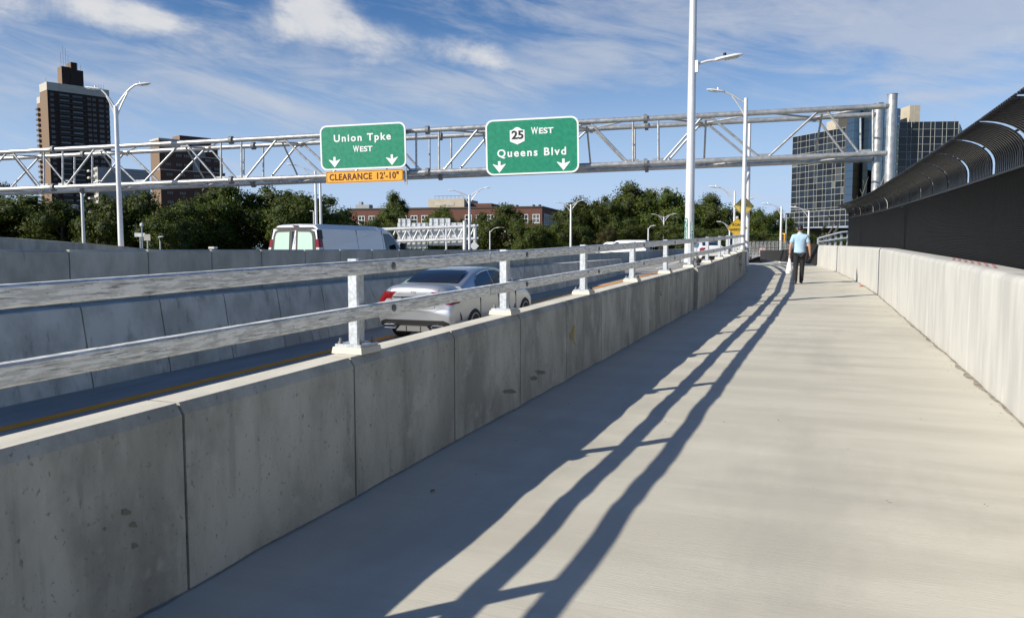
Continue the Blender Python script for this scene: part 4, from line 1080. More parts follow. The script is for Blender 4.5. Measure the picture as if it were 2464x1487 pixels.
def crown_mesh(seed, nl=34, per=300, conical=False, leaf=.030):
    rs = np.random.RandomState(seed); V, Fc = [], []; lob = []
    for i in range(nl):
        while True:
            p = rs.uniform(-1, 1, 3)
            if conical:
                hz = (p[2] + 1) / 2; 
                if hypot(p[0], p[1]) < (1 - hz) * .95 + .05: break
            else:
                e = (p[0] ** 2 + p[1] ** 2) * (1.0 if p[2] > 0 else .85) + p[2] ** 2
                if .22 < e < .92: break
        r = rs.uniform(.17, .33) * (1 - .25 * max(0, p[2])); 
        if conical: r = rs.uniform(.10, .20) * (1.3 - (p[2] + 1) / 2)
        if not conical: p = p * .76
        lob.append((p, r))
    vs, fs = [], []
    for p, r in lob:
        n = int(per * (r / .25) ** 2); d = rs.normal(size=(n, 3)); d /= np.linalg.norm(d, axis=1)[:, None]
        bump = 1 + .22 * np.sin(d @ rs.normal(size=(3,)) * 6 + rs.uniform(0, 6)) + rs.normal(size=n) * .11
        c = p + d * (r * bump * 1.04)[:, None] * np.array([1, 1, .85])
        inner = rs.uniform(size=n) < .25; c[inner] = (p + (c[inner] - p) * rs.uniform(.55, .85, (inner.sum(), 1))); nr = d + rs.normal(size=(n, 3)) * .55; nr /= np.linalg.norm(nr, axis=1)[:, None]
        t = np.cross(nr, rs.normal(size=(n, 3))); t /= np.linalg.norm(t, axis=1)[:, None]; b = np.cross(nr, t)
        s = (leaf * rs.uniform(.6, 1.35, n))[:, None]
        q = np.stack([c - t * s, c - b * s * .6, c + t * s, c + b * s * .6], 1).reshape(-1, 3); vs.append(q)
    q = np.concatenate(vs); nq = len(q) // 4
    # added dark balls paint inner shade and close the crown where it is thick
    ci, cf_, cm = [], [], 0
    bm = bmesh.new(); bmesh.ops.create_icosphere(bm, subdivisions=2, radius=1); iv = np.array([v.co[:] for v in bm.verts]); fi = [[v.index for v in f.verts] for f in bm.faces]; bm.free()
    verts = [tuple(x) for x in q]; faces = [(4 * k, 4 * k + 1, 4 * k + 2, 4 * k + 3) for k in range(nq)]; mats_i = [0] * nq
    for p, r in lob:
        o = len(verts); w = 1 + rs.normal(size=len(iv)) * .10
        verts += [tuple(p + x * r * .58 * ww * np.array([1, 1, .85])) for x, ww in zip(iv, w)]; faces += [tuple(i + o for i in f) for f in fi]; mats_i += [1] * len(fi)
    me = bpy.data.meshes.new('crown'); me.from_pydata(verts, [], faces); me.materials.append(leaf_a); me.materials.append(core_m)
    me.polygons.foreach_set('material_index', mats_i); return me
crowns = [crown_mesh(11 + i, 46, 330, leaf=.027) for i in range(5)]; crown_c = crown_mesh(77, 46, 150, True, .026)
def variant(me, m): 
    c = me.copy(); c.materials[0] = m; return c
CV = {k: [variant(c, m) for c in crowns] for k, m in (('a', leaf_a), ('b', leaf_b), ('c', leaf_c), ('r', leaf_r))}
CC = variant(crown_c, leaf_e)
def trunk_mesh(seed):
    rd = random.Random(seed); mb = MB(); mb.path([(0, 0, 0), (.02, .01, .3), (0, .02, .62)], [.05, .04, .028], 8)
    for k in range(6):
        a = rd.uniform(0, 6.28); z = .22 + .07 * k; l = rd.uniform(.22, .4)
        mb.path([(0.01, 0.01, z), (cos(a) * l * .5, sin(a) * l * .5, z + .12), (cos(a) * l, sin(a) * l, z + .3)], [.022, .014, .006], 6)
    return mb.mesh('trunk', bark, smooth=True)
trunks = [trunk_mesh(i) for i in range(3)]
tn = [0]
def tree(label, u, vt, wpx, d, kind='b', base=.4, group='trees beyond the road', squash=1.0, con=False, low=None):
    b = at(u, 598, d); top = at(u, vt, d).z; H_ = (top - base) * (1.0 if con else 1.07); W_ = wpx * d / F / 2 * (1.0 if con else 1.22)
    i = tn[0]; tn[0] += 1
    o = thing('conifer_tree' if con else 'broadleaf_tree', label, 'tree', (b.x, b.y, base), (i * 1.7) % 6.28, group)
    inst(trunks[i % 3], 'trunk', o, (0, 0, 0), (0, 0, 0), (H_ * .55, H_ * .55, H_))
    me = CC if con else CV[kind][i % 5]
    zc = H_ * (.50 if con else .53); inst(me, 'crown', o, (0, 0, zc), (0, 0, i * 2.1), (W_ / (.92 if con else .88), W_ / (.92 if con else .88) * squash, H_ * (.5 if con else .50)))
    return o
TL = [
 ('dark broad tree at the far left edge of the trees', 45, 472, 250, 120, 'a'), ('lighter tree top behind the dark trees at the left edge', 8, 430, 95, 150, 'b'),
 ('low dark tree at far left beyond the sloping wall', -90, 480, 200, 118, 'a'), ('dark tree between the sloping wall and the thin lamp post', 150, 488, 150, 116, 'a'),
 ('dark round-headed tree behind the twin-arm lamp post', 255, 466, 150, 112, 'a'), ('dark tree just right of the twin-arm lamp post', 335, 462, 160, 114, 'a'), ('dark low tree above the yellow car roof', 400, 500, 110, 108, 'a'),
 ('light green tree left of the white van', 478, 468, 170, 120, 'b'), ('light green tree top above the white van rear window', 560, 450, 170, 124, 'b'), ('tall green tree under the gantry left of the left sign', 645, 446, 190, 128, 'b'),
 ('rounded green tree above the middle of the white van', 715, 470, 130, 116, 'b'), ('green tree directly behind the van poles', 785, 464, 150, 122, 'b'), ('small green tree at the left end of the brick building', 838, 540, 80, 112, 'b'),
 ('dark tree rising over the brick building roof', 950, 468, 95, 225, 'a'), ('dark tree in front of the beige penthouse', 945, 500, 110, 200, 'b'), ('pointed tree between brick windows below the penthouse', 1062, 500, 85, 205, 'b'),
 ('green tree behind the white sign backs', 985, 528, 120, 180, 'b'), ('dark tree just behind the right white sign back', 1100, 522, 90, 190, 'a'),
 ('round dark tree in front of the brick building under the right sign', 1218, 497, 150, 135, 'a'), ('small bright green tree at the right corner of the brick building', 1312, 545, 76, 130, 'c'),
 ('dark tree left of the tree clump behind a lamp post', 1385, 480, 110, 150, 'a'), ('low green tree at the foot of the clump by the lamp post', 1378, 520, 110, 130, 'a'), ('dark tree in the left part of the clump', 1440, 466, 120, 152, 'a'),
 ('tallest dark tree of the central clump', 1515, 446, 150, 155, 'a'), ('bright green tree right of the tallest tree in the clump', 1598, 450, 125, 150, 'c'), ('small rust-tinted tree at the foot of the clump', 1462, 545, 55, 125, 'r'),
 ('low dark tree at the foot of the clump centre', 1520, 520, 130, 132, 'a'), ('low green tree left of the tall near pole', 1605, 530, 110, 130, 'a'), ('dark tree just right of the tall near pole', 1708, 472, 120, 150, 'a'),
 ('dark tree behind the two yellow diamond signs', 1775, 492, 110, 150, 'a'), ('green tree right of the yellow diamond signs', 1822, 505, 80, 145, 'b'), ('green tree left of the glass building', 1872, 500, 80, 150, 'b'),
 ('low tree in front of the glass building left corner', 1905, 548, 70, 120, 'a'), ('low dark tree beneath the right white sign back', 1045, 560, 110, 140, 'a'), ('low dark tree at the foot left of the round tree', 1150, 560, 90, 140, 'a'),
 ('low dark tree behind the white van hood', 915, 556, 100, 130, 'a'), ('broad dark tree filling the gap right of the lighter tree top at far left', 105, 478, 170, 126, 'a'), ('green tree behind the dark tree and the lamp, lower half of the brown building', 420, 478, 150, 135, 'b'), ('wide green tree between the light green trees left of the van', 520, 462, 170, 130, 'b'), ('broad green tree under the left sign, behind the van roof', 690, 456, 170, 134, 'b'), ('low green tree in front of the brick building left of the roof tree', 900, 530, 90, 150, 'a'), ('green tree low in front of the brick building, between two lamp posts', 1150, 532, 90, 160, 'b'),
 ('dark tree between the tallest tree and the brick building', 1420, 478, 110, 160, 'a'), ('dark tree behind the bright green tree of the clump', 1560, 462, 130, 165, 'a'), ('dark tree filling behind the tall near pole', 1655, 480, 110, 158, 'a'), ('low dark tree under the glass building, behind the walking man', 1925, 556, 90, 110, 'a'), ('low tree between the conifer and the short railing', 2025, 566, 70, 100, 'a'),
 ('green tree between the round dark tree and the corner of the brick building', 1268, 524, 80, 128, 'b'), ('dark tree left of the round dark tree, before the brick wall', 1160, 516, 80, 165, 'a'), ('green tree in front of the left windows of the brick building', 872, 530, 70, 150, 'b'),
 ('low tree behind the merge barrier', 1670, 545, 110, 125, 'a'), ('low dark tree behind the slim lamp post', 1740, 545, 120, 122, 'a'), ('low dark tree behind the chain link fence', 1835, 552, 110, 118, 'a'),
]
for (lb, u, vt, w, d, k) in TL: tree(lb, u, vt, w, d, k, squash=.8, base=-1 if u < 1400 else .4)
tree('bushy dark conifer beside the short railing in front of the glass building', 1990, 497, 92, 62, 'a', base=-.6, con=True)
tree('small dark conifer half hidden behind the walking man', 1945, 560, 60, 66, 'a', base=-.4, con=True)
# bare branching twig tree before the glass building
tb = at(2075, 505, 70); BT = thing('bare_tree', 'thin bare tree with pale twigs in front of the glass tower', 'tree', (tb.x, tb.y, 0))
def tw(pts, r): q = MB().path([at(u, v, 70) + FWD * k for u, v, k in pts], r, 6).build('branch', bark_p, BT, smooth=True); inv(q)
bark_p = mat('pale_bark', (.20, .16, .12), .9)
tw([(2078, 640, 0), (2076, 560, 0), (2072, 520, 0), (2068, 497, 0)], [.10, .08, .06, .045])
tw([(2069, 505, 0), (2074, 480, .2), (2085, 450, .3), (2092, 425, .2)], [.04, .03, .02, .008]); tw([(2070, 508, 0), (2056, 488, .1), (2050, 478, 0)], [.035, .02, .008])
tw([(2078, 470, .2), (2073, 455, .3)], [.02, .008]); tw([(2066, 497, 0), (2062, 480, 0), (2063, 470, 0)], [.025, .015, .006]); tw([(2084, 452, .3), (2080, 432, .3)], [.014, .006])
# dark hedge line that closes the foot of the trees
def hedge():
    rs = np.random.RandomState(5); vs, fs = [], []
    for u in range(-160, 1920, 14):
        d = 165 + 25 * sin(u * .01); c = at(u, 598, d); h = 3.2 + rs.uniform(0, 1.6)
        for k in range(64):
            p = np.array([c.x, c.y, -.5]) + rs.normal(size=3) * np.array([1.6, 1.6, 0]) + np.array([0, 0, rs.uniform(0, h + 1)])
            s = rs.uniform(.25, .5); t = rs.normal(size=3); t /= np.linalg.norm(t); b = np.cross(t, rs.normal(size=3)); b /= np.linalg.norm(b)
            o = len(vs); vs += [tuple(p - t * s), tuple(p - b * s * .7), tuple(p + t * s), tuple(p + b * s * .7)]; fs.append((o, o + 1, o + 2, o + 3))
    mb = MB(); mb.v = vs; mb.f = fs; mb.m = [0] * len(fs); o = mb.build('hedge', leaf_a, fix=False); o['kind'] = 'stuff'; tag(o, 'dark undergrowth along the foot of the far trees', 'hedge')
hedge()

# ------------------------------------------------------------------ far gantry with sign backs, small signs
FG = thing('far_sign_gantry', 'small white truss gantry seen from behind, right of the white van', 'gantry', at(1118, 598, 100)); 
def fgt(p, q, r, name='truss_tube'): o = MB().tube(p, q, r, n=8).build(name, sign_back, FG, smooth=50); inv(o)
dg = 100
for (ua, va, ub, vb) in ((868, 555, 1143, 545), (940, 582, 1143, 575.5)):
    fgt(at(ua, va, dg), at(ub, vb, dg), .17, 'chord'); fgt(at(ua + 4, va - 2, dg + 2), at(ub + 8, vb - 2, dg + 2), .15, 'chord')
for k in range(10):
    u = 872 + k * 27; v0, v1 = 555 - (u - 868) * .036, 582 - (u - 940) * .032
    fgt(at(u, v0, dg), at(u + 13.5, v1 - .3, dg), .09, 'diagonal_brace'); fgt(at(u + 13.5, v1 - .3, dg), at(u + 27, v0 - 1, dg), .09, 'diagonal_brace')
fgt(at(1118, 640, dg), at(1118, 532, dg), .24, 'gantry_post'); fgt(at(1143, 640, dg + 2), at(1143, 540, dg + 2), .22, 'gantry_post'); fgt(at(1074, 640, dg), at(1074, 538, dg), .12, 'gantry_post')
def sback(label, ua, ub, vt, vb, uc, vtt):
    d = dg + 2.6; c = at((ua + ub) / 2, (vt + vb) / 2, d); w = (ub - ua) * d / F; h = (vb - vt) * d / F
    o = thing('road_sign', label, 'road sign', c, YAW)
    MB().box(-w / 2, w / 2, -.04, 0, -h / 2, h / 2).build('panel', sign_back, o)
    wc = (uc - ua - 1) * d / F; ht = (vt - vtt) * d / F
    MB().box(-w / 2 + .1, -w / 2 + wc, -.04, 0, h / 2 + .03, h / 2 + ht).build('upper_panel', sign_back, o)
    for k in range(6):
        x = -w / 2 + w * (k + .5) / 6; hh = h / 2 + (ht if x < -w / 2 + wc else 0)
        MB().box(x - .06, x + .06, -.14, -.041, -h / 2, hh).build('rib', sign_back, o)
    for k in range(4): z = -h / 2 + h * (k + .5) / 4; MB().box(-w / 2, w / 2, -.10, -.042, z - .035, z + .035).build('stringer', sign_back, o)
sback('white back of the left sign on the far gantry, with a narrow panel on top', 957, 1029, 537, 598, 991, 527)
sback('white back of the right sign on the far gantry, with a wide panel on top', 1032, 1118, 536.5, 591, 1085, 526)
dsb = thing('diamond_sign', 'small white diamond sign facing away, low beside the far gantry post', 'road sign', at(1141, 592, 90), YAW); MB().prism([(0, 0, .55), (.55, 0, 0), (0, 0, -.55), (-.55, 0, 0)], (0, .03, 0)).build('panel', sign_back, dsb); MB().box(-.05, .05, .031, .08, -2.5, .5).build('sign_post', sign_back, dsb)
for (lb, ua, ub, va, vb, d, m_) in (('grey rectangular sign on a thin post left of the yellow car roof', 324, 349, 561, 570, 95, sign_back), ('pale sign back on a pole above the yellow car roof', 346, 362, 564, 579, 90, stone_lt)):
    c = at((ua + ub) / 2, (va + vb) / 2, d); o = thing('small_sign', lb, 'road sign', c, YAW); w, h = (ub - ua) * d / F, (vb - va) * d / F
    MB().box(-w / 2, w / 2, -.03, 0, -h / 2, h / 2).build('panel', m_, o); MB().box(-.06, .06, .001, .08, -3.5, h / 2).build('sign_post', galv_t, o)
c = at(343, 600, 92); o = thing('thin_pole', 'thin grey pole with a small round top between the little signs at left', 'pole', (c.x, c.y, .2)); MB().tube((0, 0, 0), (0, 0, at(343, 551, 92).z), .08, n=6).build('pole', galv_t, o); MB().lathe([(.05, 0), (.2, .15), (.2, .4), (.05, .5)], (0, 0, at(343, 551, 92).z), 8).build('cap', sign_back, o)
c = at(1882.5, 573, 75); o = thing('traffic_signal', 'small yellow traffic signal on a thin pole beyond the chain link fence', 'traffic light', (c.x, c.y, .5)); zc = c.z - .5
MB().box(-.25, .25, -.16, .16, zc - .45, zc + .45).build('signal_housing', sign_o, o)
for k in (-1, 0, 1): MB().lathe([(.10, 0), (.12, .05)], (0, 0, 0), 10).build('signal_lens', black_cap, o, loc=(0, -.22, zc + k * .27)).rotation_euler = (pi / 2, 0, 0)
MB().tube((.32, 0, 0), (.32, 0, zc + 2.2), .06, n=6).build('pole', galv_t, o)

# ------------------------------------------------------------------ vehicles
def paint(name, col, metal=.6, rough=.32): return mat(name, col, rough, metal, coat=1.0)
silver = paint('silver_paint', (.47, .49, .52), .6, .30); white_v = paint('white_van_paint', (.72, .73, .74), 0, .38); blackp = paint('black_paint', (.015, .016, .018), .2); yellp = paint('cab_yellow_paint', (.72, .50, .12), 0)
car_glass = mat('tinted_glass', (.010, .013, .020), .06, 0, .8); rubber = mat('tyre_rubber', (.018, .018, .018), .75); rim_m = mat('rim_alloy', (.48, .48, .49), .4, .35)
rim_d = mat('rim_dark', (.03, .03, .03), .4, .3); red_l = mat('tail_light_red', (.17, .005, .007), .15, 0, .7); red_dk = mat('tail_light_dark', (.10, .004, .006), .12, 0, .7)
chrome = mat('chrome', (.75, .76, .78), .12, 1.0); trim_b = mat('black_trim', (.014, .014, .015), .45); plate_m = mat('number_plate', (.62, .62, .50), .5); wellm = mat('wheel_well', (.008, .008, .008), .9)
diff_m = mat('diffuser_grey', (.22, .22, .22), .4, .4)
def wheel(parent, x, y, r, w=.22, side=1, spokes=5):
    t = MB(); prof = [(r * .66, -w / 2), (r * .93, -w / 2), (r, -w * .33), (r, w * .33), (r * .93, w / 2), (r * .66, w / 2)]
    t.lathe(prof, n=40); o = t.build('wheel', rubber, parent, smooth=40, loc=(x, y, r)); o.rotation_euler = (0, pi / 2 * side, 0)
    MB().lathe([(r * .67, w * .28), (r * .70, w * .51), (r * .655, w * .53), (r * .63, w * .30)], n=40).build('rim', rim_m, o, smooth=40)
    MB().lathe([(r * .62, w * .05), (r * .62, w * .1)], n=24).build('brake_disc', rim_d, o)
    for k in range(spokes):
        a = 2 * pi * k / spokes
        for da in (-.13, .13):
            MB().loft([[(cos(a + da * .4) * r * .1 + sx * sin(a), sin(a + da * .4) * r * .1 - sx * cos(a), z) for sx, z in ((-.02, w * .34), (.02, w * .34), (.02, w * .44), (-.02, w * .44))],
                       [(cos(a + da) * r * .655 + sx * sin(a), sin(a + da) * r * .655 - sx * cos(a), z) for sx, z in ((-.014, w * .40), (.014, w * .40), (.014, w * .5), (-.014, w * .5))]]).build('spoke', rim_m, o)
    MB().lathe([(.05, w * .3), (.045, w * .46)], n=12).build('hub_cap', rim_m, o)
    return o
def cut_arches(o, ys, r, xmin, w=.6):
    for y in ys:
        for s in (-1, 1):
            c = MB().tube((s * xmin, y, r * .94), (s * (xmin + w), y, r * .94), r * 1.17, n=48).build('tmp_cutter', wellm)
            md = o.modifiers.new('b', 'BOOLEAN'); md.operation = 'DIFFERENCE'; md.object = c; md.solver = 'EXACT'
    applied(o)
    for c in [x for x in bpy.data.objects if x.name.startswith('tmp_cutter')]: bpy.data.objects.remove(c)
def region(src, pred, name, m, parent, off=.006):
    me = src.data; vs, fs, mp = [], [], {}
    for p in me.polygons:
        if pred(p.center, p.normal):
            f = []
            for vi in p.vertices:
                if vi not in mp: mp[vi] = len(vs); v = me.vertices[vi]; vs.append(v.co + v.normal * off)
                f.append(mp[vi])
            fs.append(tuple(f))
    if not fs: return None
    mb = MB(); mb.add(vs, fs); return mb.build(name, m, parent, smooth=True, fix=False)
def ring_from(y, pts): # pts: half section (x>=0) from bottom centre to top centre
    R_ = [(x, y + dy, z) for x, z, dy in pts]; L_ = [(-x, yy, z) for x, yy, z in R_[::-1] if x > 1e-6]
    return R_ + L_
def inside(poly, x, y):
    c = False; n = len(poly)
    for i in range(n):
        x1, y1 = poly[i]; x2, y2 = poly[(i + 1) % n]
        if (y1 > y) != (y2 > y) and x < (x2 - x1) * (y - y1) / (y2 - y1) + x1: c = not c
    return c
def drape(bvh, poly, axis, sgn, name, m, parent, step=.008, off=.011):
    """lay a patch on the body; axis 'y': poly in (x, z) cast from behind; axis 'x': poly in (y, z) cast from the side sgn"""
    us = [p[0] for p in poly]; zs = [p[1] for p in poly]; nu = int((max(us) - min(us)) / step) + 1; nz = int((max(zs) - min(zs)) / step) + 1
    P = {}; vs = []; fs = []
    def hitp(i, j):
        if (i, j) in P: return P[(i, j)]
        u = min(us) + i * step; z = min(zs) + j * step
        o_, d_ = (Vector((u, -2, z)), Vector((0, 1, 0))) if axis == 'y' else (Vector((sgn * 3, u, z)), Vector((-sgn, 0, 0)))
        h = bvh.ray_cast(o_, d_); r = None
        if h[0] is not None and (axis == 'x' or h[0].y < .9): vs.append(h[0] - d_ * off); r = len(vs) - 1
        P[(i, j)] = r; return r
    for i in range(nu):
        for j in range(nz):
            if inside(poly, min(us) + (i + .5) * step, min(zs) + (j + .5) * step):
                q = [hitp(i, j), hitp(i + 1, j), hitp(i + 1, j + 1), hitp(i, j + 1)]
                if None not in q and max((Vector(vs[a]) - Vector(vs[b_])).length for a in q for b_ in q) < .12: fs.append(tuple(q))
    if not fs: return None
    mb = MB(); mb.add(vs, fs); return mb.build(name, m, parent, smooth=True, fix=False)
def drape_line(bvh, pts, name, m, parent, r=.004):
    P = []
    for (x0, z0), (x1, z1) in zip(pts, pts[1:]):
        for k in range(8):
            t = k / 8; h = bvh.ray_cast(Vector((x0 + (x1 - x0) * t, -2, z0 + (z1 - z0) * t)), Vector((0, 1, 0)))
            if h[0] is not None and h[0].y < .8: P.append(h[0] - Vector((0, .001, 0)))
    if len(P) > 2: MB().path(P, r, 5).build(name, m, parent)
def drape_parts(b, o, hi):
    from mathutils.bvhtree import BVHTree
    bm = bmesh.new(); bm.from_mesh(b.data); bvh = BVHTree.FromBMesh(bm)
    for s in (-1, 1):
        drape(bvh, [(s * .60, .925), (s * .68, .975), (s * .78, 1.0), (s * .95, 1.01), (s * .95, .78), (s * .86, .79), (s * .72, .84)], 'y', 0, 'tail_light', red_l, o)
        drape(bvh, [(-.1, .76), (-.1, 1.02), (.20, 1.01), (.46, .955), (.34, .87), (.16, .795)], 'x', s, 'tail_light', red_l, o)
    drape(bvh, [(-.80, .34), (-.76, .43), (-.66, .465), (.66, .465), (.76, .43), (.80, .34), (.72, .22), (-.72, .22)], 'y', 0, 'rear_valance', trim_b, o)
    if hi:
        drape_line(bvh, [(-.56, 1.09), (-.52, .95), (-.46, .70), (.46, .70), (.52, .95), (.56, 1.09)], 'boot_seam', trim_b, o)
        drape_line(bvh, [(-.84, .69), (-.60, .70), (-.44, .64), (.44, .64), (.60, .70), (.84, .69)], 'bumper_seam', trim_b, o, .003)
    bm.free()
def sedan(name, label, loc, rz, pitch, pm_, hi=True, cat='car', h=1.0, taillit=True):
    o = thing(name, label, cat, loc, rz); o.rotation_euler = (pitch, 0, rz)
    ST = [(0.00, .76, .40, .72, .98, .0), (.03, .81, .33, .80, 1.075, 0), (.10, .86, .26, .88, 1.135, 0), (.20, .875, .24, .92, 1.150, 0), (.42, .89, .23, .94, 1.135, 0), (.78, .90, .21, .955, 1.12, 0), (1.2, .905, .20, .955, 1.08, 0),
          (2.3, .905, .19, .93, 1.0, 0), (3.2, .905, .19, .915, .985, 0), (3.75, .90, .20, .87, .95, 0), (4.25, .87, .23, .77, .85, 0), (4.52, .78, .27, .66, .74, 0), (4.66, .60, .33, .58, .64, 0), (4.69, .45, .38, .54, .58, 0)]
    rings = []
    for (y, w, zb_, zs, zt, _) in ST:
        bul = .05 if y < .2 else 0
        P = [(0, zb_, 0), (w * .86, zb_, 0), (w * .965, zb_ + .09, 0), (w * 1.0, .5 * zb_ + .5 * zs - .03, -bul), (w * .995, zs - .10, -bul * .3), (w * .955, zs, 0), (w * .72, zt - .015, 0), (w * .35, zt + .005, -bul * .4), (0, zt + .012, -bul * .5)]
        rings.append(ring_from(y, P))
    b = MB().loft(rings).build('body', pm_, o, smooth=True)
    md = b.modifiers.new('s', 'SUBSURF'); md.levels = md.render_levels = 3 if hi else 2; applied(b)
    b.data.polygons.foreach_set('use_smooth', [True] * len(b.data.polygons))
    # lights, lower black valance, taken from the body surface before the arches are cut
    drape_parts(b, o, hi)
    False and region(b, lambda c, n: abs(c.x) > .55 + (c.z - .72) * .10 and .745 < c.z < .95 - max(0, c.y - .12) * .10 and c.y < .46 and (c.z > .75 + c.y * .28), 'tail_light', red_l, o, .009)
    region(b, lambda c, n: abs(c.x) < .47 and .66 < c.z < .73 and c.y < .1 and n.y < 0, 'plate_recess', trim_b, o, .004) if False else None
    cut_arches(b, (.95, 3.79), .325, .60)
    b.data.polygons.foreach_set('use_smooth', [True] * len(b.data.polygons)); sm(b.data, 35)
    # greenhouse
    def gx(z): return .805 - (z - .97) * .50
    GS = [(.62, 1.10, .66), (1.00, 1.215, .60), (1.42, 1.33, .555), (1.80, 1.385, .54), (2.30, 1.405, .54), (2.75, 1.385, .545), (3.05, 1.30, .58), (3.45, 1.12, .68), (3.72, .99, .74)]
    rg = []
    for y, zr_, _ in GS:
        ze = max(1.0, zr_ - .055); xe = gx(ze)
        P = [(0, .93, 0), (gx(.93), .93, 0), (gx(.97), .97, 0), (xe + .004, ze, 0), (xe * .93, zr_ - .012, 0), (xe * .5, zr_, 0), (0, zr_ + .006, 0)]
        rg.append(ring_from(y, P))
    g = MB().loft(rg).build('roof', pm_, o, smooth=60)
    def rearwin(y0, z0, w0, y1, z1, w1, name_, m_):
        mb = MB(); n = 8; rows = []
        for k in range(5):
            t = k / 4; y = y0 + (y1 - y0) * t; z = z0 + (z1 - z0) * t + sin(t * pi) * .03; w = w0 + (w1 - w0) * t
            rows.append([(-w + 2 * w * i / n, y - (1 - (2 * i / n - 1) ** 2) * .035 * (1 if y1 > y0 else -1), z + (1 - (2 * i / n - 1) ** 2) * .012) for i in range(n + 1)])
        mb.loft(rows, cap=False, closed=False); return mb.build(name_, m_, o, smooth=True, fix=False)
    rearwin(.76, 1.150, .60, 1.46, 1.365, .50, 'rear_window', car_glass)
    rearwin(3.62, 1.06, .67, 2.93, 1.36, .53, 'windscreen', car_glass)
    for s in (-1, 1):
        for nm, poly in (('rear_side_window', [(1.27, 1.02), (1.36, 1.16), (1.56, 1.262), (1.82, 1.312), (2.16, 1.338), (2.20, 1.01)]), ('front_side_window', [(2.26, 1.01), (2.23, 1.34), (2.55, 1.33), (2.85, 1.255), (3.18, 1.12), (3.36, 1.01)])):
            pts = [(s * (gx(z) + .010), y, z) for y, z in poly]; MB().prism(pts, (-s * .006, 0, 0)).build(nm, car_glass, o)
        out = [(1.24, 1.0), (1.33, 1.17), (1.54, 1.275), (1.82, 1.328), (2.2, 1.352), (2.55, 1.343), (2.86, 1.268), (3.2, 1.13), (3.42, .995), (1.24, 1.0)]
        MB().path([(s * (gx(z) + .011), y, z) for y, z in out], .008, 6).build('window_trim', chrome, o)
        m_ = MB(); rr = []
        for dx, sc_ in ((0, .6), (.06, .9), (.14, 1), (.2, .75)): rr.append([(s * (.86 + dx), 3.12 + cos(t) * .06 * sc_, 1.03 + sin(t) * .075 * sc_) for t in [2 * pi * k / 10 for k in range(10)]])
        m_.loft(rr).build('door_mirror', trim_b if pm_ is silver else pm_, o, smooth=50)
        for y in (1.62, 2.62): MB().box(min(s * .893, s * .925), max(s * .893, s * .925), y, y + .19, .835, .862).build('door_handle', pm_, o)
        for y in (1.24, 2.2, 3.2): MB().box(min(s * .885, s * .9075), max(s * .885, s * .9075), y - .004, y + .004, .32, .93).build('door_seam', trim_b, o)
    if hi:
        MB().box(-.47, .47, -.016, .05, .905, .925).build('chrome_strip', chrome, o)
        MB().box(-.27, .27, -.018, .02, .735, .904).build('plate_recess', trim_b, o)
        pl = MB().box(-.155, .155, -.034, -.0185, .745, .885).build('number_plate', plate_m, o)
        me = text_mesh('ATW-4306', .085, sign_k, .002, 1.0, .001); inst(me, 'lettering', pl, (0, -.0365, .812), (pi / 2, 0, 0), (.62, 1, 1))
        # round badge with three-pointed star
        bd = MB(); n = 24
        bd.path([(cos(2 * pi * k / n) * .043, -.018, 1.01 + sin(2 * pi * k / n) * .043) for k in range(n + 1)], .0045, 6, cap=False)
        for k in range(3):
            a = pi / 2 + k * 2 * pi / 3; t = Vector((cos(a), 0, sin(a))); q = Vector((-sin(a), 0, cos(a))); c = Vector((0, -.019, 1.01))
            bd.add([c - q * .009, c + t * .041, c + q * .009, c + Vector((0, -.006, 0))], [(0, 1, 3), (1, 2, 3)])
        bd.build('badge', rim_m, o)
        for x, t_ in ((-.36, 'C 300'), (.36, '4MATIC')):
            inst(text_mesh(t_, .034, rim_m, .001, 1.0, .001), 'lettering', o, (x, -.012, .985), (pi / 2 - .1, 0, 0))
        for s in (-1, 1):
            P = [(s * .42, .30), (s * .66, .305), (s * .70, .335), (s * .66, .365), (s * .44, .375), (s * .39, .34)]
            MB().path([(x, -.02, z) for x, z in P + P[:1]], .009, 6).build('exhaust_tip', chrome, o)
            MB().box(min(s * .42, s * .66), max(s * .42, s * .66), -.012, 0.02, .312, .362).build('exhaust_opening', wellm, o)
            MB().path([(s * .868, .30, .62), (s * .885, .33, .55), (s * .885, .36, .46)], .012, 6).build('bumper_vent', trim_b, o)
        MB().prism([(-.40, -.028, .25), (.40, -.028, .25), (.30, -.028, .355), (-.30, -.028, .355)], (0, .03, 0)).build('diffuser', diff_m, o)
        for x in (-.16, .16): MB().box(x - .006, x + .006, -.036, -.0285, .255, .35).build('diffuser_fin', trim_b, o)
    else:
        MB().box(-.25, .25, -.02, .02, .62, .74).build('number_plate', plate_m, o)
    for s in (-1, 1):
        for y in (.95, 3.79): wheel(o, s * .80, y, .325, side=s)
        MB().box(min(s * .6, s * .66), max(s * .6, s * .66), .5, 4.2, .25, .8).build('underbody_side', wellm, o)
    MB().box(-.6, .6, .25, 4.4, .19, .32).build('underbody', wellm, o)
    if hi: o.scale = (.98, .965, 1)
    return o
cl = at(905, 598, 15.6)
CX, CY = cl.x + .84, cl.y
sedan('parked_car', 'silver sedan with dark glass driving up the ramp lane behind the railing', (CX, CY, zl(CY) + .005), 0, GR, silver)
bpy.data.objects['parked_car'].name = 'sedan_car'

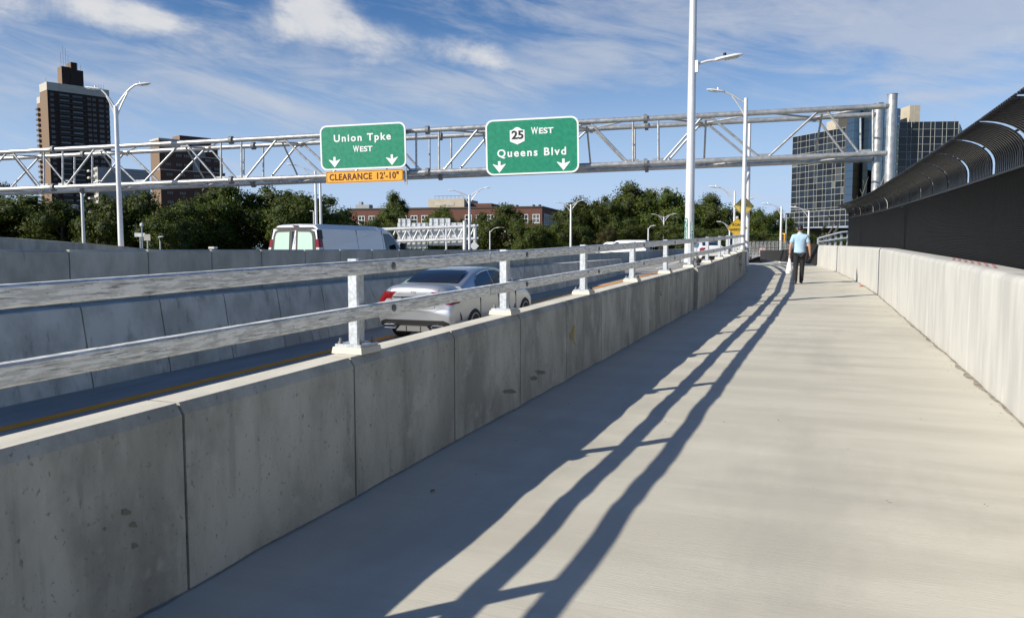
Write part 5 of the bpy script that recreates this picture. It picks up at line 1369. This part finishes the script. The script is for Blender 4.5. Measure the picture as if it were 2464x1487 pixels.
def van(name, label, loc, rz, pm_, yaw_=0):
    o = thing(name, label, 'van', loc, rz)
    def wv(z): return 1.0 if z < 1.1 else 1.0 - (z - 1.1) * .155
    ST = [(0, .45, 2.00, .95), (.04, .42, 2.06, .985), (.4, .40, 2.10, 1.0), (3.0, .40, 2.11, 1.0), (4.0, .40, 2.08, 1.0), (4.35, .40, 1.98, .99)]
    rings = []
    for y, zb_, zt, k in ST:
        P = [(0, zb_, 0), (.9 * k, zb_, 0), (1.0 * k, zb_ + .12, 0), (1.005 * k, 1.05, 0), (wv(1.3) * k, 1.3, y * 0 + (.02 if y < .1 else 0)), (wv(1.75) * k, 1.75, .06 if y < .1 else 0), (wv(1.95) * k * .985, min(1.93, zt - .1), .09 if y < .1 else 0), (.70 * k, zt - .02, .14 if y < .1 else 0), (0, zt, .15 if y < .1 else 0)]
        rings.append(ring_from(y, P))
    # cab and nose
    for y, zt, k in ((4.75, 1.62, .985), (5.05, 1.30, .97), (5.25, 1.17, .95), (5.65, 1.05, .90), (5.75, .9, .84)):
        P = [(0, .42, 0), (.9 * k, .42, 0), (1.0 * k, .54, 0), (1.005 * k, min(.95, zt - .12), 0), (wv(1.1) * k, min(1.08, zt - .09), 0), (wv(min(1.5, zt)) * k, zt - .07, 0), (wv(zt) * k * .94, zt - .04, 0), (.65 * k, zt - .01, 0), (0, zt, 0)]
        rings.append(ring_from(y, P))
    b = MB().loft(rings).build('body', pm_, o, smooth=28)
    cut_arches(b, (1.15, 4.75), .37, .62)
    sm(b.data, 28)
    def ry(z): return .0 if z < 1.05 else (z - 1.05) * .085
    from mathutils.bvhtree import BVHTree
    def rear_poly(P, off, name_, m_, th=.012):
        return MB().prism([(x, ry(z) - off, z) for x, z in P], (0, th, 0)).build(name_, m_, o)
    for s in (-1, 1):
        outer = [(s * .075, 1.20), (s * .82, 1.20), (s * .785, 1.70), (s * .73, 1.86), (s * .62, 1.905), (s * .075, 1.92)]
        inner = [(s * .16, 1.28), (s * .73, 1.28), (s * .70, 1.68), (s * .66, 1.79), (s * .59, 1.83), (s * .16, 1.84)]
        rear_poly(outer, .012, 'window_seal', trim_b); rear_poly(inner, .026, 'rear_window', mat_vanglass)
        if s > 0: rear_poly([(s * -.001, .62), (s * .001, .62), (s * .001, 1.95), (s * -.001, 1.95)], .010, 'door_seam', trim_b)
        # black corner trim and tall tail lights
        R_ = []
        for z in (1.62, 1.72, 1.82, 1.90): R_.append([(s * (wv(z) * .955), ry(z) - .012, z), (s * (wv(z) * .985 + .012), ry(z) + .03, z), (s * (wv(z) + .012), .26, z), (s * (wv(z) - .02), .26, z)])
        MB().loft(R_).build('corner_trim', trim_b, o)
        R_ = [[(s * (wv(z) * .84), ry(z) - .010, z), (s * (wv(z) * .985 + .012), ry(z) + .03, z), (s * (wv(z) + .01), .13, z), (s * (wv(z) * .8), .1, z)] for z in (.95, 1.2, 1.45, 1.62)]
        MB().loft([[ (s * (wv(z) * (.86)), ry(z) - .014, z), (s * (wv(z) * .97 + .016), ry(z) - .004, z), (s * (wv(z) + .016), .05 + ry(z), z), (s * (wv(z) + .014), .22, z), (s * (wv(z) * .86), .2, z)] for z in (1.0, 1.2, 1.4, 1.615)]).build('tail_light', red_l, o, smooth=30)
        MB().loft([[ (s * (wv(z) * (.88)), ry(z) - .019, z), (s * (wv(z) * .97 + .020), ry(z) - .009, z), (s * (wv(z) + .020), .05 + ry(z), z), (s * (wv(z) + .018), .19, z), (s * (wv(z) * .88), .18, z)] for z in (1.26, 1.36)]).build('reverse_lamp', lens_m, o)
        # cab side window, mirror, seams
        P = [(3.86, 1.18), (3.80, 1.84), (4.18, 1.84), (4.45, 1.70), (4.75, 1.40), (4.90, 1.18)]
        MB().prism([(s * (wv(z) + .006), y, z) for y, z in P], (-s * .01, 0, 0)).build('cab_window', car_glass, o)
        m_ = MB(); m_.box(min(s * 1.06, s * 1.30), max(s * 1.06, s * 1.30), 4.62, 4.74, 1.20, 1.52); m_.box(min(s * .9, s * 1.07), max(s * .9, s * 1.07), 4.66, 4.70, 1.24, 1.28)
        mo = MB().box(min(s * 1.06, s * 1.30), max(s * 1.06, s * 1.30), 4.62, 4.74, 1.20, 1.52).build('door_mirror', trim_b, o); bv = mo.modifiers.new('b', 'BEVEL'); bv.width = .04; bv.segments = 3
        MB().box(min(s * .9, s * 1.07), max(s * .9, s * 1.07), 4.66, 4.70, 1.24, 1.28).build('mirror_arm', trim_b, o)
        for y in (2.15, 3.72):
            MB().loft([[(s * (wv(z) + .004), y - .006, z), (s * (wv(z) + .004), y + .006, z), (s * (wv(z) - .01), y + .006, z), (s * (wv(z) - .01), y - .006, z)] for z in (.55, 1.1, 1.5, 1.93)]).build('panel_seam', trim_b, o)
        MB().box(min(s * .998, s * 1.012), max(s * .998, s * 1.012), .5, 3.6, 1.165, 1.175).build('body_crease', greyw, o)
        for y in (4.55, 4.85): MB().box(min(s * .998, s * 1.03), max(s * .998, s * 1.03), y - .04, y + .04, 1.08, 1.15).build('door_hinge', trim_b, o)
        for y in (1.15, 4.75): wheel(o, s * .86, y, .37, side=s)
    MB().box(-.09, .09, .10, .16, 2.01, 2.045).build('brake_lamp', red_l, o)
    rear_poly([(-.78, 1.935), (.78, 1.935), (.70, 1.985), (-.70, 1.985)], .01, 'header_trim', trim_b)
    MB().box(-.98, .98, -.16, -.01, .42, .66).build('bumper', trim_b, o)
    MB().prism([(x, 4.42 + (1.90 - z) * .95, z + .05) for x, z in ((-.82, 1.80), (.82, 1.80), (.93, 1.22), (-.93, 1.22))], (0, .01, .01)).build('windscreen', car_glass, o)
    MB().box(-.8, .8, .3, 5.4, .35, .45).build('underbody', wellm, o)
    return o
mat_vanglass = mat('milky_window_glass', (.42, .58, .50), .28, 0, .7)
vl = at(643, 598, 24.9); vr = at(770, 598, 24.9 - 2 * .382 * .98)
VX, VY = (vl.x + vr.x) / 2, (vl.y + vr.y) / 2
vo = van('cargo_van', 'white cargo van with two milky rear windows driving beyond the grey median wall', (VX, VY, zdeck(VY)), 0, white_v)
sp = at(375, 598, 33)
tx = sedan('taxi_cab', 'pale yellow car roof just showing over the median wall at left', (sp.x, sp.y, zdeck(sp.y) - .13), radians(-62), 0, yellp, hi=False)
MB().box(-.28, .28, 2.2, 2.42, 1.445, 1.53).build('roof_light', sign_w, tx)
for (nm, lb, u, d, m_, rz, z0) in (('dark_car', 'black car seen behind the foot of the tall near lamp post', 1684, 60, blackp, .12, None), ('white_car', 'small white car right of the tall near lamp post, seen through the railing', 1718, 52, white_v, .35, None)):
    p = at(u, 598, d); sedan(nm, lb, (p.x, p.y, zdeck(p.y)), rz, 0, m_, hi=False)
for (lb, u, d, m_, rz) in (('white van roof far away under the clump of trees', 1560, 105, white_v, 1.5), ('pale van roof left of the far white van', 1528, 112, white_v, 1.4)):
    p = at(u, 598, d); v2 = van('far_van', lb, (p.x, p.y, .45 if d > 108 else .6), rz, m_)

# ------------------------------------------------------------------ people
skin = mat('skin', (.46, .26, .18), .55); hair_m = mat('dark_hair', (.012, .009, .008), .6); shirt_m = noisy('light_blue_polo', (.32, .48, .64), (.40, .56, .70), 9, (1, 1, .4), (.8, .9), .25, 20)
trous_m = noisy('black_trousers', (.010, .010, .012), (.018, .018, .02), 8, (1, 1, .4), (.8, .9), .2, 20); shoe_m = mat('black_shoe', (.012, .011, .011), .4)
def skin_mesh(name, nodes, edges, m, parent, lvl=2, root=0):
    me = bpy.data.meshes.new(name); me.from_pydata([n[0] for n in nodes], edges, []); o = bpy.data.objects.new(name, me); COL.objects.link(o)
    o.modifiers.new('s', 'SKIN'); sk = me.skin_vertices[0].data
    for i, n in enumerate(nodes): r = n[1]; sk[i].radius = r if isinstance(r, tuple) else (r, r)
    sk[root].use_root = True
    s = o.modifiers.new('u', 'SUBSURF'); s.levels = s.render_levels = lvl; applied(o)
    o.data.materials.clear(); o.data.materials.append(m); o.data.polygons.foreach_set('use_smooth', [True] * len(o.data.polygons)); o.parent = parent; return o
def person(label, loc, rz, scale=1.0, mats=None, bag=False, pack=None, collar=True):
    sh_m, tr_m = mats or (shirt_m, trous_m)
    o = thing('person', label, 'person', loc, rz)
    # figure faces +Y; x>0 is its right; mid-stride, right leg trailing on the toe
    J = {'pel': (0, 0, .93), 'wa': (0, -.005, 1.07), 'ch': (0, -.01, 1.27), 'up': (0, -.015, 1.40), 'nk': (0, .0, 1.49), 'hd': (0, .02, 1.56),
         'lh': (-.095, 0, .90), 'lk': (-.10, .035, .50), 'la': (-.105, -.02, .095), 'rh': (.095, 0, .90), 'rk': (.085, .09, .51), 'ra': (.075, .17, .11),
         'ls': (-.185, -.01, 1.385), 'le': (-.265, -.03, 1.11), 'lw': (-.275, .03, .865), 'rs': (.185, -.01, 1.385), 're': (.27, -.02, 1.12), 'rw': (.295, .06, .875)}
    k = list(J); ix = {n: i for i, n in enumerate(k)}
    rad = {'pel': (.145, .10), 'wa': (.135, .095), 'ch': (.155, .105), 'up': (.13, .085), 'nk': .055, 'hd': .06, 'lh': .09, 'lk': .058, 'la': .04, 'rh': .09, 'rk': .058, 'ra': .04, 'ls': .06, 'le': .043, 'lw': .029, 'rs': .06, 're': .043, 'rw': .029}
    E_ = [('pel', 'wa'), ('wa', 'ch'), ('ch', 'up'), ('up', 'nk'), ('nk', 'hd'), ('pel', 'lh'), ('lh', 'lk'), ('lk', 'la'), ('pel', 'rh'), ('rh', 'rk'), ('rk', 'ra'), ('up', 'ls'), ('ls', 'le'), ('le', 'lw'), ('up', 'rs'), ('rs', 're'), ('re', 'rw')]
    b = skin_mesh('body', [(J[n], rad[n]) for n in k], [(ix[a], ix[c]) for a, c in E_], skin, o)
    # head
    hd = MB(); rings = []
    for i in range(13):
        t = pi * i / 12; z = -cos(t); r = sin(t); w = (.074 if z > -.2 else .074 - (-.2 - z) * .035); dp = (.095 if z > -.3 else .095 - (-.3 - z) * .03)
        rings.append([(cos(a) * w * max(r, .02), sin(a) * dp * max(r, .02) + (.012 if sin(a) > 0 and z < 0 else 0), z * .118) for a in [2 * pi * q / 18 for q in range(18)]])
    h_ = hd.loft(rings).build('head', skin, o, smooth=True, loc=(0, .02, 1.615))
    MB().path([(0, .09, .01), (0, .118, -.022), (0, .10, -.03)], [.008, .014, .008], 8).build('nose', skin, h_, smooth=True)
    for s in (-1, 1):
        MB().loft([[(s * (.072 + dx), -.005 + cos(a) * .018 * q, -.01 + sin(a) * .032 * q) for a in [2 * pi * j / 10 for j in range(10)]] for dx, q in ((0, 1), (.016, 1), (.018, .6))]).build('ear', skin, h_, smooth=True)
        MB().lathe([(.002, -.009), (.011, -.004), (.011, .004), (.002, .009)], (0, 0, 0), 10).build('eye', sign_w, h_, loc=(s * .03, .088, .012), smooth=True)
    MB().path([(-.022, .092, -.055), (0, .1, -.058), (.022, .092, -.055)], .005, 6).build('mouth', mat('lip', (.30, .12, .10), .6), h_)
    hr = MB(); rings = []
    for i in range(9):
        t = pi * (.0 + .62 * i / 8); z = cos(t); r = sin(t)
        ring = []
        for q in range(18):
            a = 2 * pi * q / 18; front = max(0, sin(a)); zz = z * .127 if z > 0 else z * (.10 * (1 - front)) + (.045 * front)
            ring.append((cos(a) * .081 * max(r, .02), sin(a) * .101 * max(r, .02) - .003, zz + .004))
        rings.append(ring)
    hr.loft(rings).build('hair', hair_m, h_, smooth=True)
    # clothing shells over the body
    def shell(name, names, grow, m_, adj=None, ed=None, lvl=2, root=0):
        nn = [(adj[n][0] if adj and n in adj and adj[n][0] else J[n], (adj[n][1] if adj and n in adj and adj[n][1] else tuple(v + grow for v in (rad[n] if isinstance(rad[n], tuple) else (rad[n], rad[n]))))) for n in names]
        id_ = {n: i for i, n in enumerate(names)}
        return skin_mesh(name, nn, [(id_[a], id_[c]) for a, c in ed], m_, o, lvl, root)
    J['lm'] = tuple(Vector(J['ls']).lerp(Vector(J['le']), .72)); J['rm'] = tuple(Vector(J['rs']).lerp(Vector(J['re']), .72)); rad['lm'] = rad['rm'] = .052
    J['nb'] = (0, 0, 1.48); rad['nb'] = .06; J['hem'] = (0, 0, .90); rad['hem'] = (.16, .115)
    st = shell('shirt', ['hem', 'pel', 'wa', 'ch', 'up', 'ls', 'lm', 'rs', 'rm', 'nb'], .016, sh_m, {'hem': ((0, 0, .875), (.190, .136)), 'pel': ((0, 0, .98), (.178, .130)), 'wa': (None, (.160, .115)), 'ch': (None, (.180, .125)), 'up': ((0, -.012, 1.415), (.165, .108)), 'ls': ((-.178, -.01, 1.405), (.082, .080)), 'rs': ((.178, -.01, 1.405), (.082, .080)), 'nb': ((0, -.004, 1.485), (.070, .068)), 'lm': (None, (.074, .070)), 'rm': (None, (.074, .070))},
          [('hem', 'pel'), ('pel', 'wa'), ('wa', 'ch'), ('ch', 'up'), ('up', 'ls'), ('ls', 'lm'), ('up', 'rs'), ('rs', 'rm'), ('up', 'nb')])
    if collar: MB().lathe([(.068, 0), (.078, .0), (.070, .045), (.062, .045)], (0, .0, 1.478), 20).build('collar', sh_m, o, smooth=40)
    shell('trousers', ['pel', 'lh', 'lk', 'la', 'rh', 'rk', 'ra'], .016, tr_m, {'pel': (None, (.140, .100)), 'lh': ((-.085, 0, .86), (.098, .100)), 'rh': ((.085, 0, .86), (.098, .100)), 'lk': (None, (.074, .076)), 'rk': (None, (.074, .076)), 'la': ((J['la'][0], J['la'][1], .035), (.062, .066)), 'ra': ((J['ra'][0], J['ra'][1], .05), (.062, .066))},
          [('pel', 'lh'), ('lh', 'lk'), ('lk', 'la'), ('pel', 'rh'), ('rh', 'rk'), ('rk', 'ra')])
    for n in ('la', 'ra'):
        x, y, z = J[n]; r_ = []
        for dy, w, h in ((-.10, .034, .06), (-.085, .046, .095), (0, .052, .10), (.08, .056, .075), (.16, .052, .055), (.20, .032, .038)):
            r_.append([(x + cos(a) * w, y + dy, max(0, (z - .095) * 1.0) + h / 2 + sin(a) * h / 2) for a in [2 * pi * q / 12 for q in range(12)]])
        MB().loft(r_).build('shoe', shoe_m, o, smooth=50)
    # hands: palm and five fingers
    for n, s in (('lw', -1), ('rw', 1)):
        w = Vector(J[n]); d = (w - Vector(J['le' if s < 0 else 're'])).normalized(); hnd = MB(); side = Vector((0, 1, 0)); side = (side - d * side.dot(d)).normalized(); nrm = d.cross(side) * s
        curl = .75 if (bag and s < 0) else .35
        def ringh(c, a, b_): return [c + side * cos(t) * a + nrm * sin(t) * b_ for t in [2 * pi * q / 10 for q in range(10)]]
        hnd.loft([ringh(w - d * .01, .026, .022), ringh(w + d * .03, .036, .018), ringh(w + d * .07, .041, .016), ringh(w + d * .09, .036, .012)])
        for q, (off, ln) in enumerate(((-.030, .058), (-.010, .072), (.011, .078), (.031, .070))):
            p0 = w + d * .085 + side * off; inn = -Vector((s, 0, 0)); p1 = p0 + (d + inn * curl * .6).normalized() * ln * .5; p2 = p1 + (d * (1 - curl) + inn * curl * 1.2).normalized() * ln * .55
            hnd.path([p0 - d * .01, p0 + d * .005, p1, p2], [.009, .0095, .0088, .0065], 8)
        p0 = w + d * .035 + side * .032; p1 = p0 + (d * .7 + side * .6 - Vector((s, 0, 0)) * .4).normalized() * .035; p2 = p1 + (d - Vector((s, 0, 0)) * .5).normalized() * .03
        hnd.path([p0, p1, p2], [.012, .0105, .008], 8); hnd.build('hand', skin, o, smooth=60)
    if bag: MB().lathe([(.030, -.008), (.036, 0), (.030, .008)], (J['lw'][0], J['lw'][1] + .0, J['lw'][2] + .03), 14).build('watch_band', shoe_m, o)
    if pack:
        pk = MB(); r_ = []
        for z, w, dp in ((.98, .11, .05), (1.02, .15, .085), (1.2, .155, .10), (1.36, .13, .08), (1.42, .08, .04)): r_.append([(cos(a) * w, -.17 + sin(a) * dp - .0, z) for a in [2 * pi * q / 14 for q in range(14)]])
        pk.loft(r_).build('backpack', pack, o, smooth=50)
    o.scale = (scale,) * 3; return o
mg = ground(1922, 683.5); 
man = person('man walking away in a light blue polo shirt and black trousers', (mg.x, mg.y, zw(mg.y) + .006), radians(6), .985, bag=True)
# white carrier bag hanging from his left hand
hp = Vector((mg.x - .275, mg.y + .04, zw(mg.y) + .80)); bagm = mat('white_plastic', (.80, .80, .80), .4, trans=.0)
bag = thing('plastic_bag', 'white plastic carrier bag held in the walking man\'s left hand', 'bag', hp)
rs_ = random.Random(4); r_ = []
for z, w, dp in ((0, .016, .012), (-.06, .028, .02), (-.14, .045, .035), (-.24, .065, .055), (-.34, .085, .075), (-.44, .100, .085), (-.50, .085, .07), (-.52, .04, .04)):
    r_.append([(cos(a) * w * (1 + rs_.uniform(-.14, .14)), sin(a) * dp * (1 + rs_.uniform(-.14, .14)), z + rs_.uniform(-.008, .008)) for a in [2 * pi * q / 16 for q in range(16)]])
MB().loft(r_).build('bag_body', bagm, bag, smooth=60)
MB().path([(-.018, 0, -.03), (-.022, 0, .03), (0, 0, .05), (.022, 0, .03), (.018, 0, -.03)], .006, 6).build('handle', bagm, bag)
MB().path([(-.035, -.088, -.42), (0, -.096, -.435), (.04, -.085, -.415)], .006, 5).build('smile_print', mat('print_grey', (.35, .36, .30), .6), bag)
pc = at(1804, 634, 57)
person('small figure in a grey top with a black backpack at the end of the parapet', (pc.x, pc.y, zw(pc.y)), radians(10), .80, (mat('grey_top', (.16, .16, .17), .9), trous_m), pack=trim_b, collar=False)
pp = at(1834, 622, 62)
person('person in a pink top just showing over the left end of the black mesh fence', (pp.x, pp.y, zw(pp.y)), radians(170), .82, (mat('pink_top', (.62, .34, .32), .9), trous_m), collar=False)

# ------------------------------------------------------------------ litter and specks on the walkway
wr = ground(2078, 690); o = MB()
rs_ = random.Random(9)
P = [(rs_.uniform(-.10, .10), rs_.uniform(-.06, .06), rs_.uniform(.004, .04)) for _ in range(7)]
o.add([(-.12, -.04, .004), (-.03, -.06, .03), (.06, -.05, .006), (.13, .0, .035), (.05, .06, .004), (-.05, .05, .04), (-.11, .03, .01), (0, 0, .012)], [(0, 1, 7), (1, 2, 7), (2, 3, 7), (3, 4, 7), (4, 5, 7), (5, 6, 7), (6, 0, 7)])
o = o.build('wrapper', mat('red_wrapper', (.60, .07, .06), .5), loc=(wr.x, wr.y, zw(wr.y) + .004), fix=False); tag(o, 'crumpled red wrapper lying at the foot of the pale wall', 'litter')
wr = ground(2056, 679); o = MB().add([(-.07, -.04, .004), (.06, -.05, .012), (.08, .03, .006), (-.04, .05, .015)], [(0, 1, 2, 3)]).build('paper_scrap', sign_w, loc=(wr.x, wr.y, zw(wr.y) + .004), fix=False); tag(o, 'small white paper scrap beside the pale wall', 'litter')
leafm = mat('dry_leaf', (.12, .085, .05), .9); lmb = MB(); rs_ = random.Random(21)
for i in range(420):
    y = 4 + 26 * rs_.random() ** 1.3; 
    if rs_.random() < .78: x = xr(y) - abs(rs_.gauss(0, .10)) - .01
    else: x = rs_.uniform(xl(y) + .1, xr(y) - .05)
    s = rs_.uniform(.004, .013) * (1.0 if rs_.random() < .93 else 2.0); a = rs_.uniform(0, 6.28); z = zw(y) + .012 + rs_.uniform(0, .004)
    lmb.add([(x + cos(a + k * 1.57) * s * (1 if k % 2 else .6), y + sin(a + k * 1.57) * s * (1 if k % 2 else .6), z + rs_.uniform(0, .004)) for k in range(4)], [(0, 1, 2, 3)])
o = lmb.build('leaf_litter', leafm, fix=False); o['kind'] = 'stuff'; tag(o, 'dry specks and leaf crumbs along the foot of the pale wall', 'litter')
# dirt line where the pale wall meets the slab
dm = noisy('edge_dirt', (.20, .17, .13), (.34, .31, .26), 9, (1, 1, 1), (.9, 1), .2, 60, obj=False)
ys3 = [3 + .12 * i for i in range(250)]; rs_ = random.Random(2); wd = [.02 + abs(noise.noise(Vector((0, y * 1.7, 0)))) * .09 + abs(noise.noise(Vector((5, y * 6, 0)))) * .03 for y in ys3]
mbd = MB(); vs = []; fs = []
for y, w in zip(ys3, wd):
    for x in (xr(y) - w, xr(y) + .01):
        zz = zw(y) + (.0125 * (noise.noise(Vector((x * .45, y * 2.1, 3.7))) + .35 * noise.noise(Vector((x * .3, y * 5.0, 9.1))))) + .004; vs.append((x, y, zz))
for i in range(len(ys3) - 1): fs.append((2 * i, 2 * i + 1, 2 * i + 3, 2 * i + 2))
mbd.add(vs, fs); o = mbd.build('dirt_strip', dm, fix=False); o['kind'] = 'structure'

# damp dirt line along the foot of the left parapet
ys4 = [-4 + .1 * i for i in range(330)]; vs = []; fs = []
dml = noisy('parapet_foot_dirt', (.27, .26, .22), (.46, .44, .38), 12, (1, 1, 1), (.9, 1), .3, 60, obj=False)
for y in ys4:
    w = .006 + abs(noise.noise(Vector((9, y * 1.9, 2)))) * .028 + abs(noise.noise(Vector((4, y * 7, 0)))) * .014
    for x in (xl(y) - .01, xl(y) + w):
        zz = zw(y) + (.0125 * (noise.noise(Vector((x * .45, y * 2.1, 3.7))) + .35 * noise.noise(Vector((x * .3, y * 5.0, 9.1))))) + .005; vs.append((x, y, zz))
for i in range(len(ys4) - 1): fs.append((2 * i, 2 * i + 1, 2 * i + 3, 2 * i + 2))
mbl = MB(); mbl.add(vs, fs); o = mbl.build('parapet_dirt_strip', dml, fix=False); o['kind'] = 'structure'
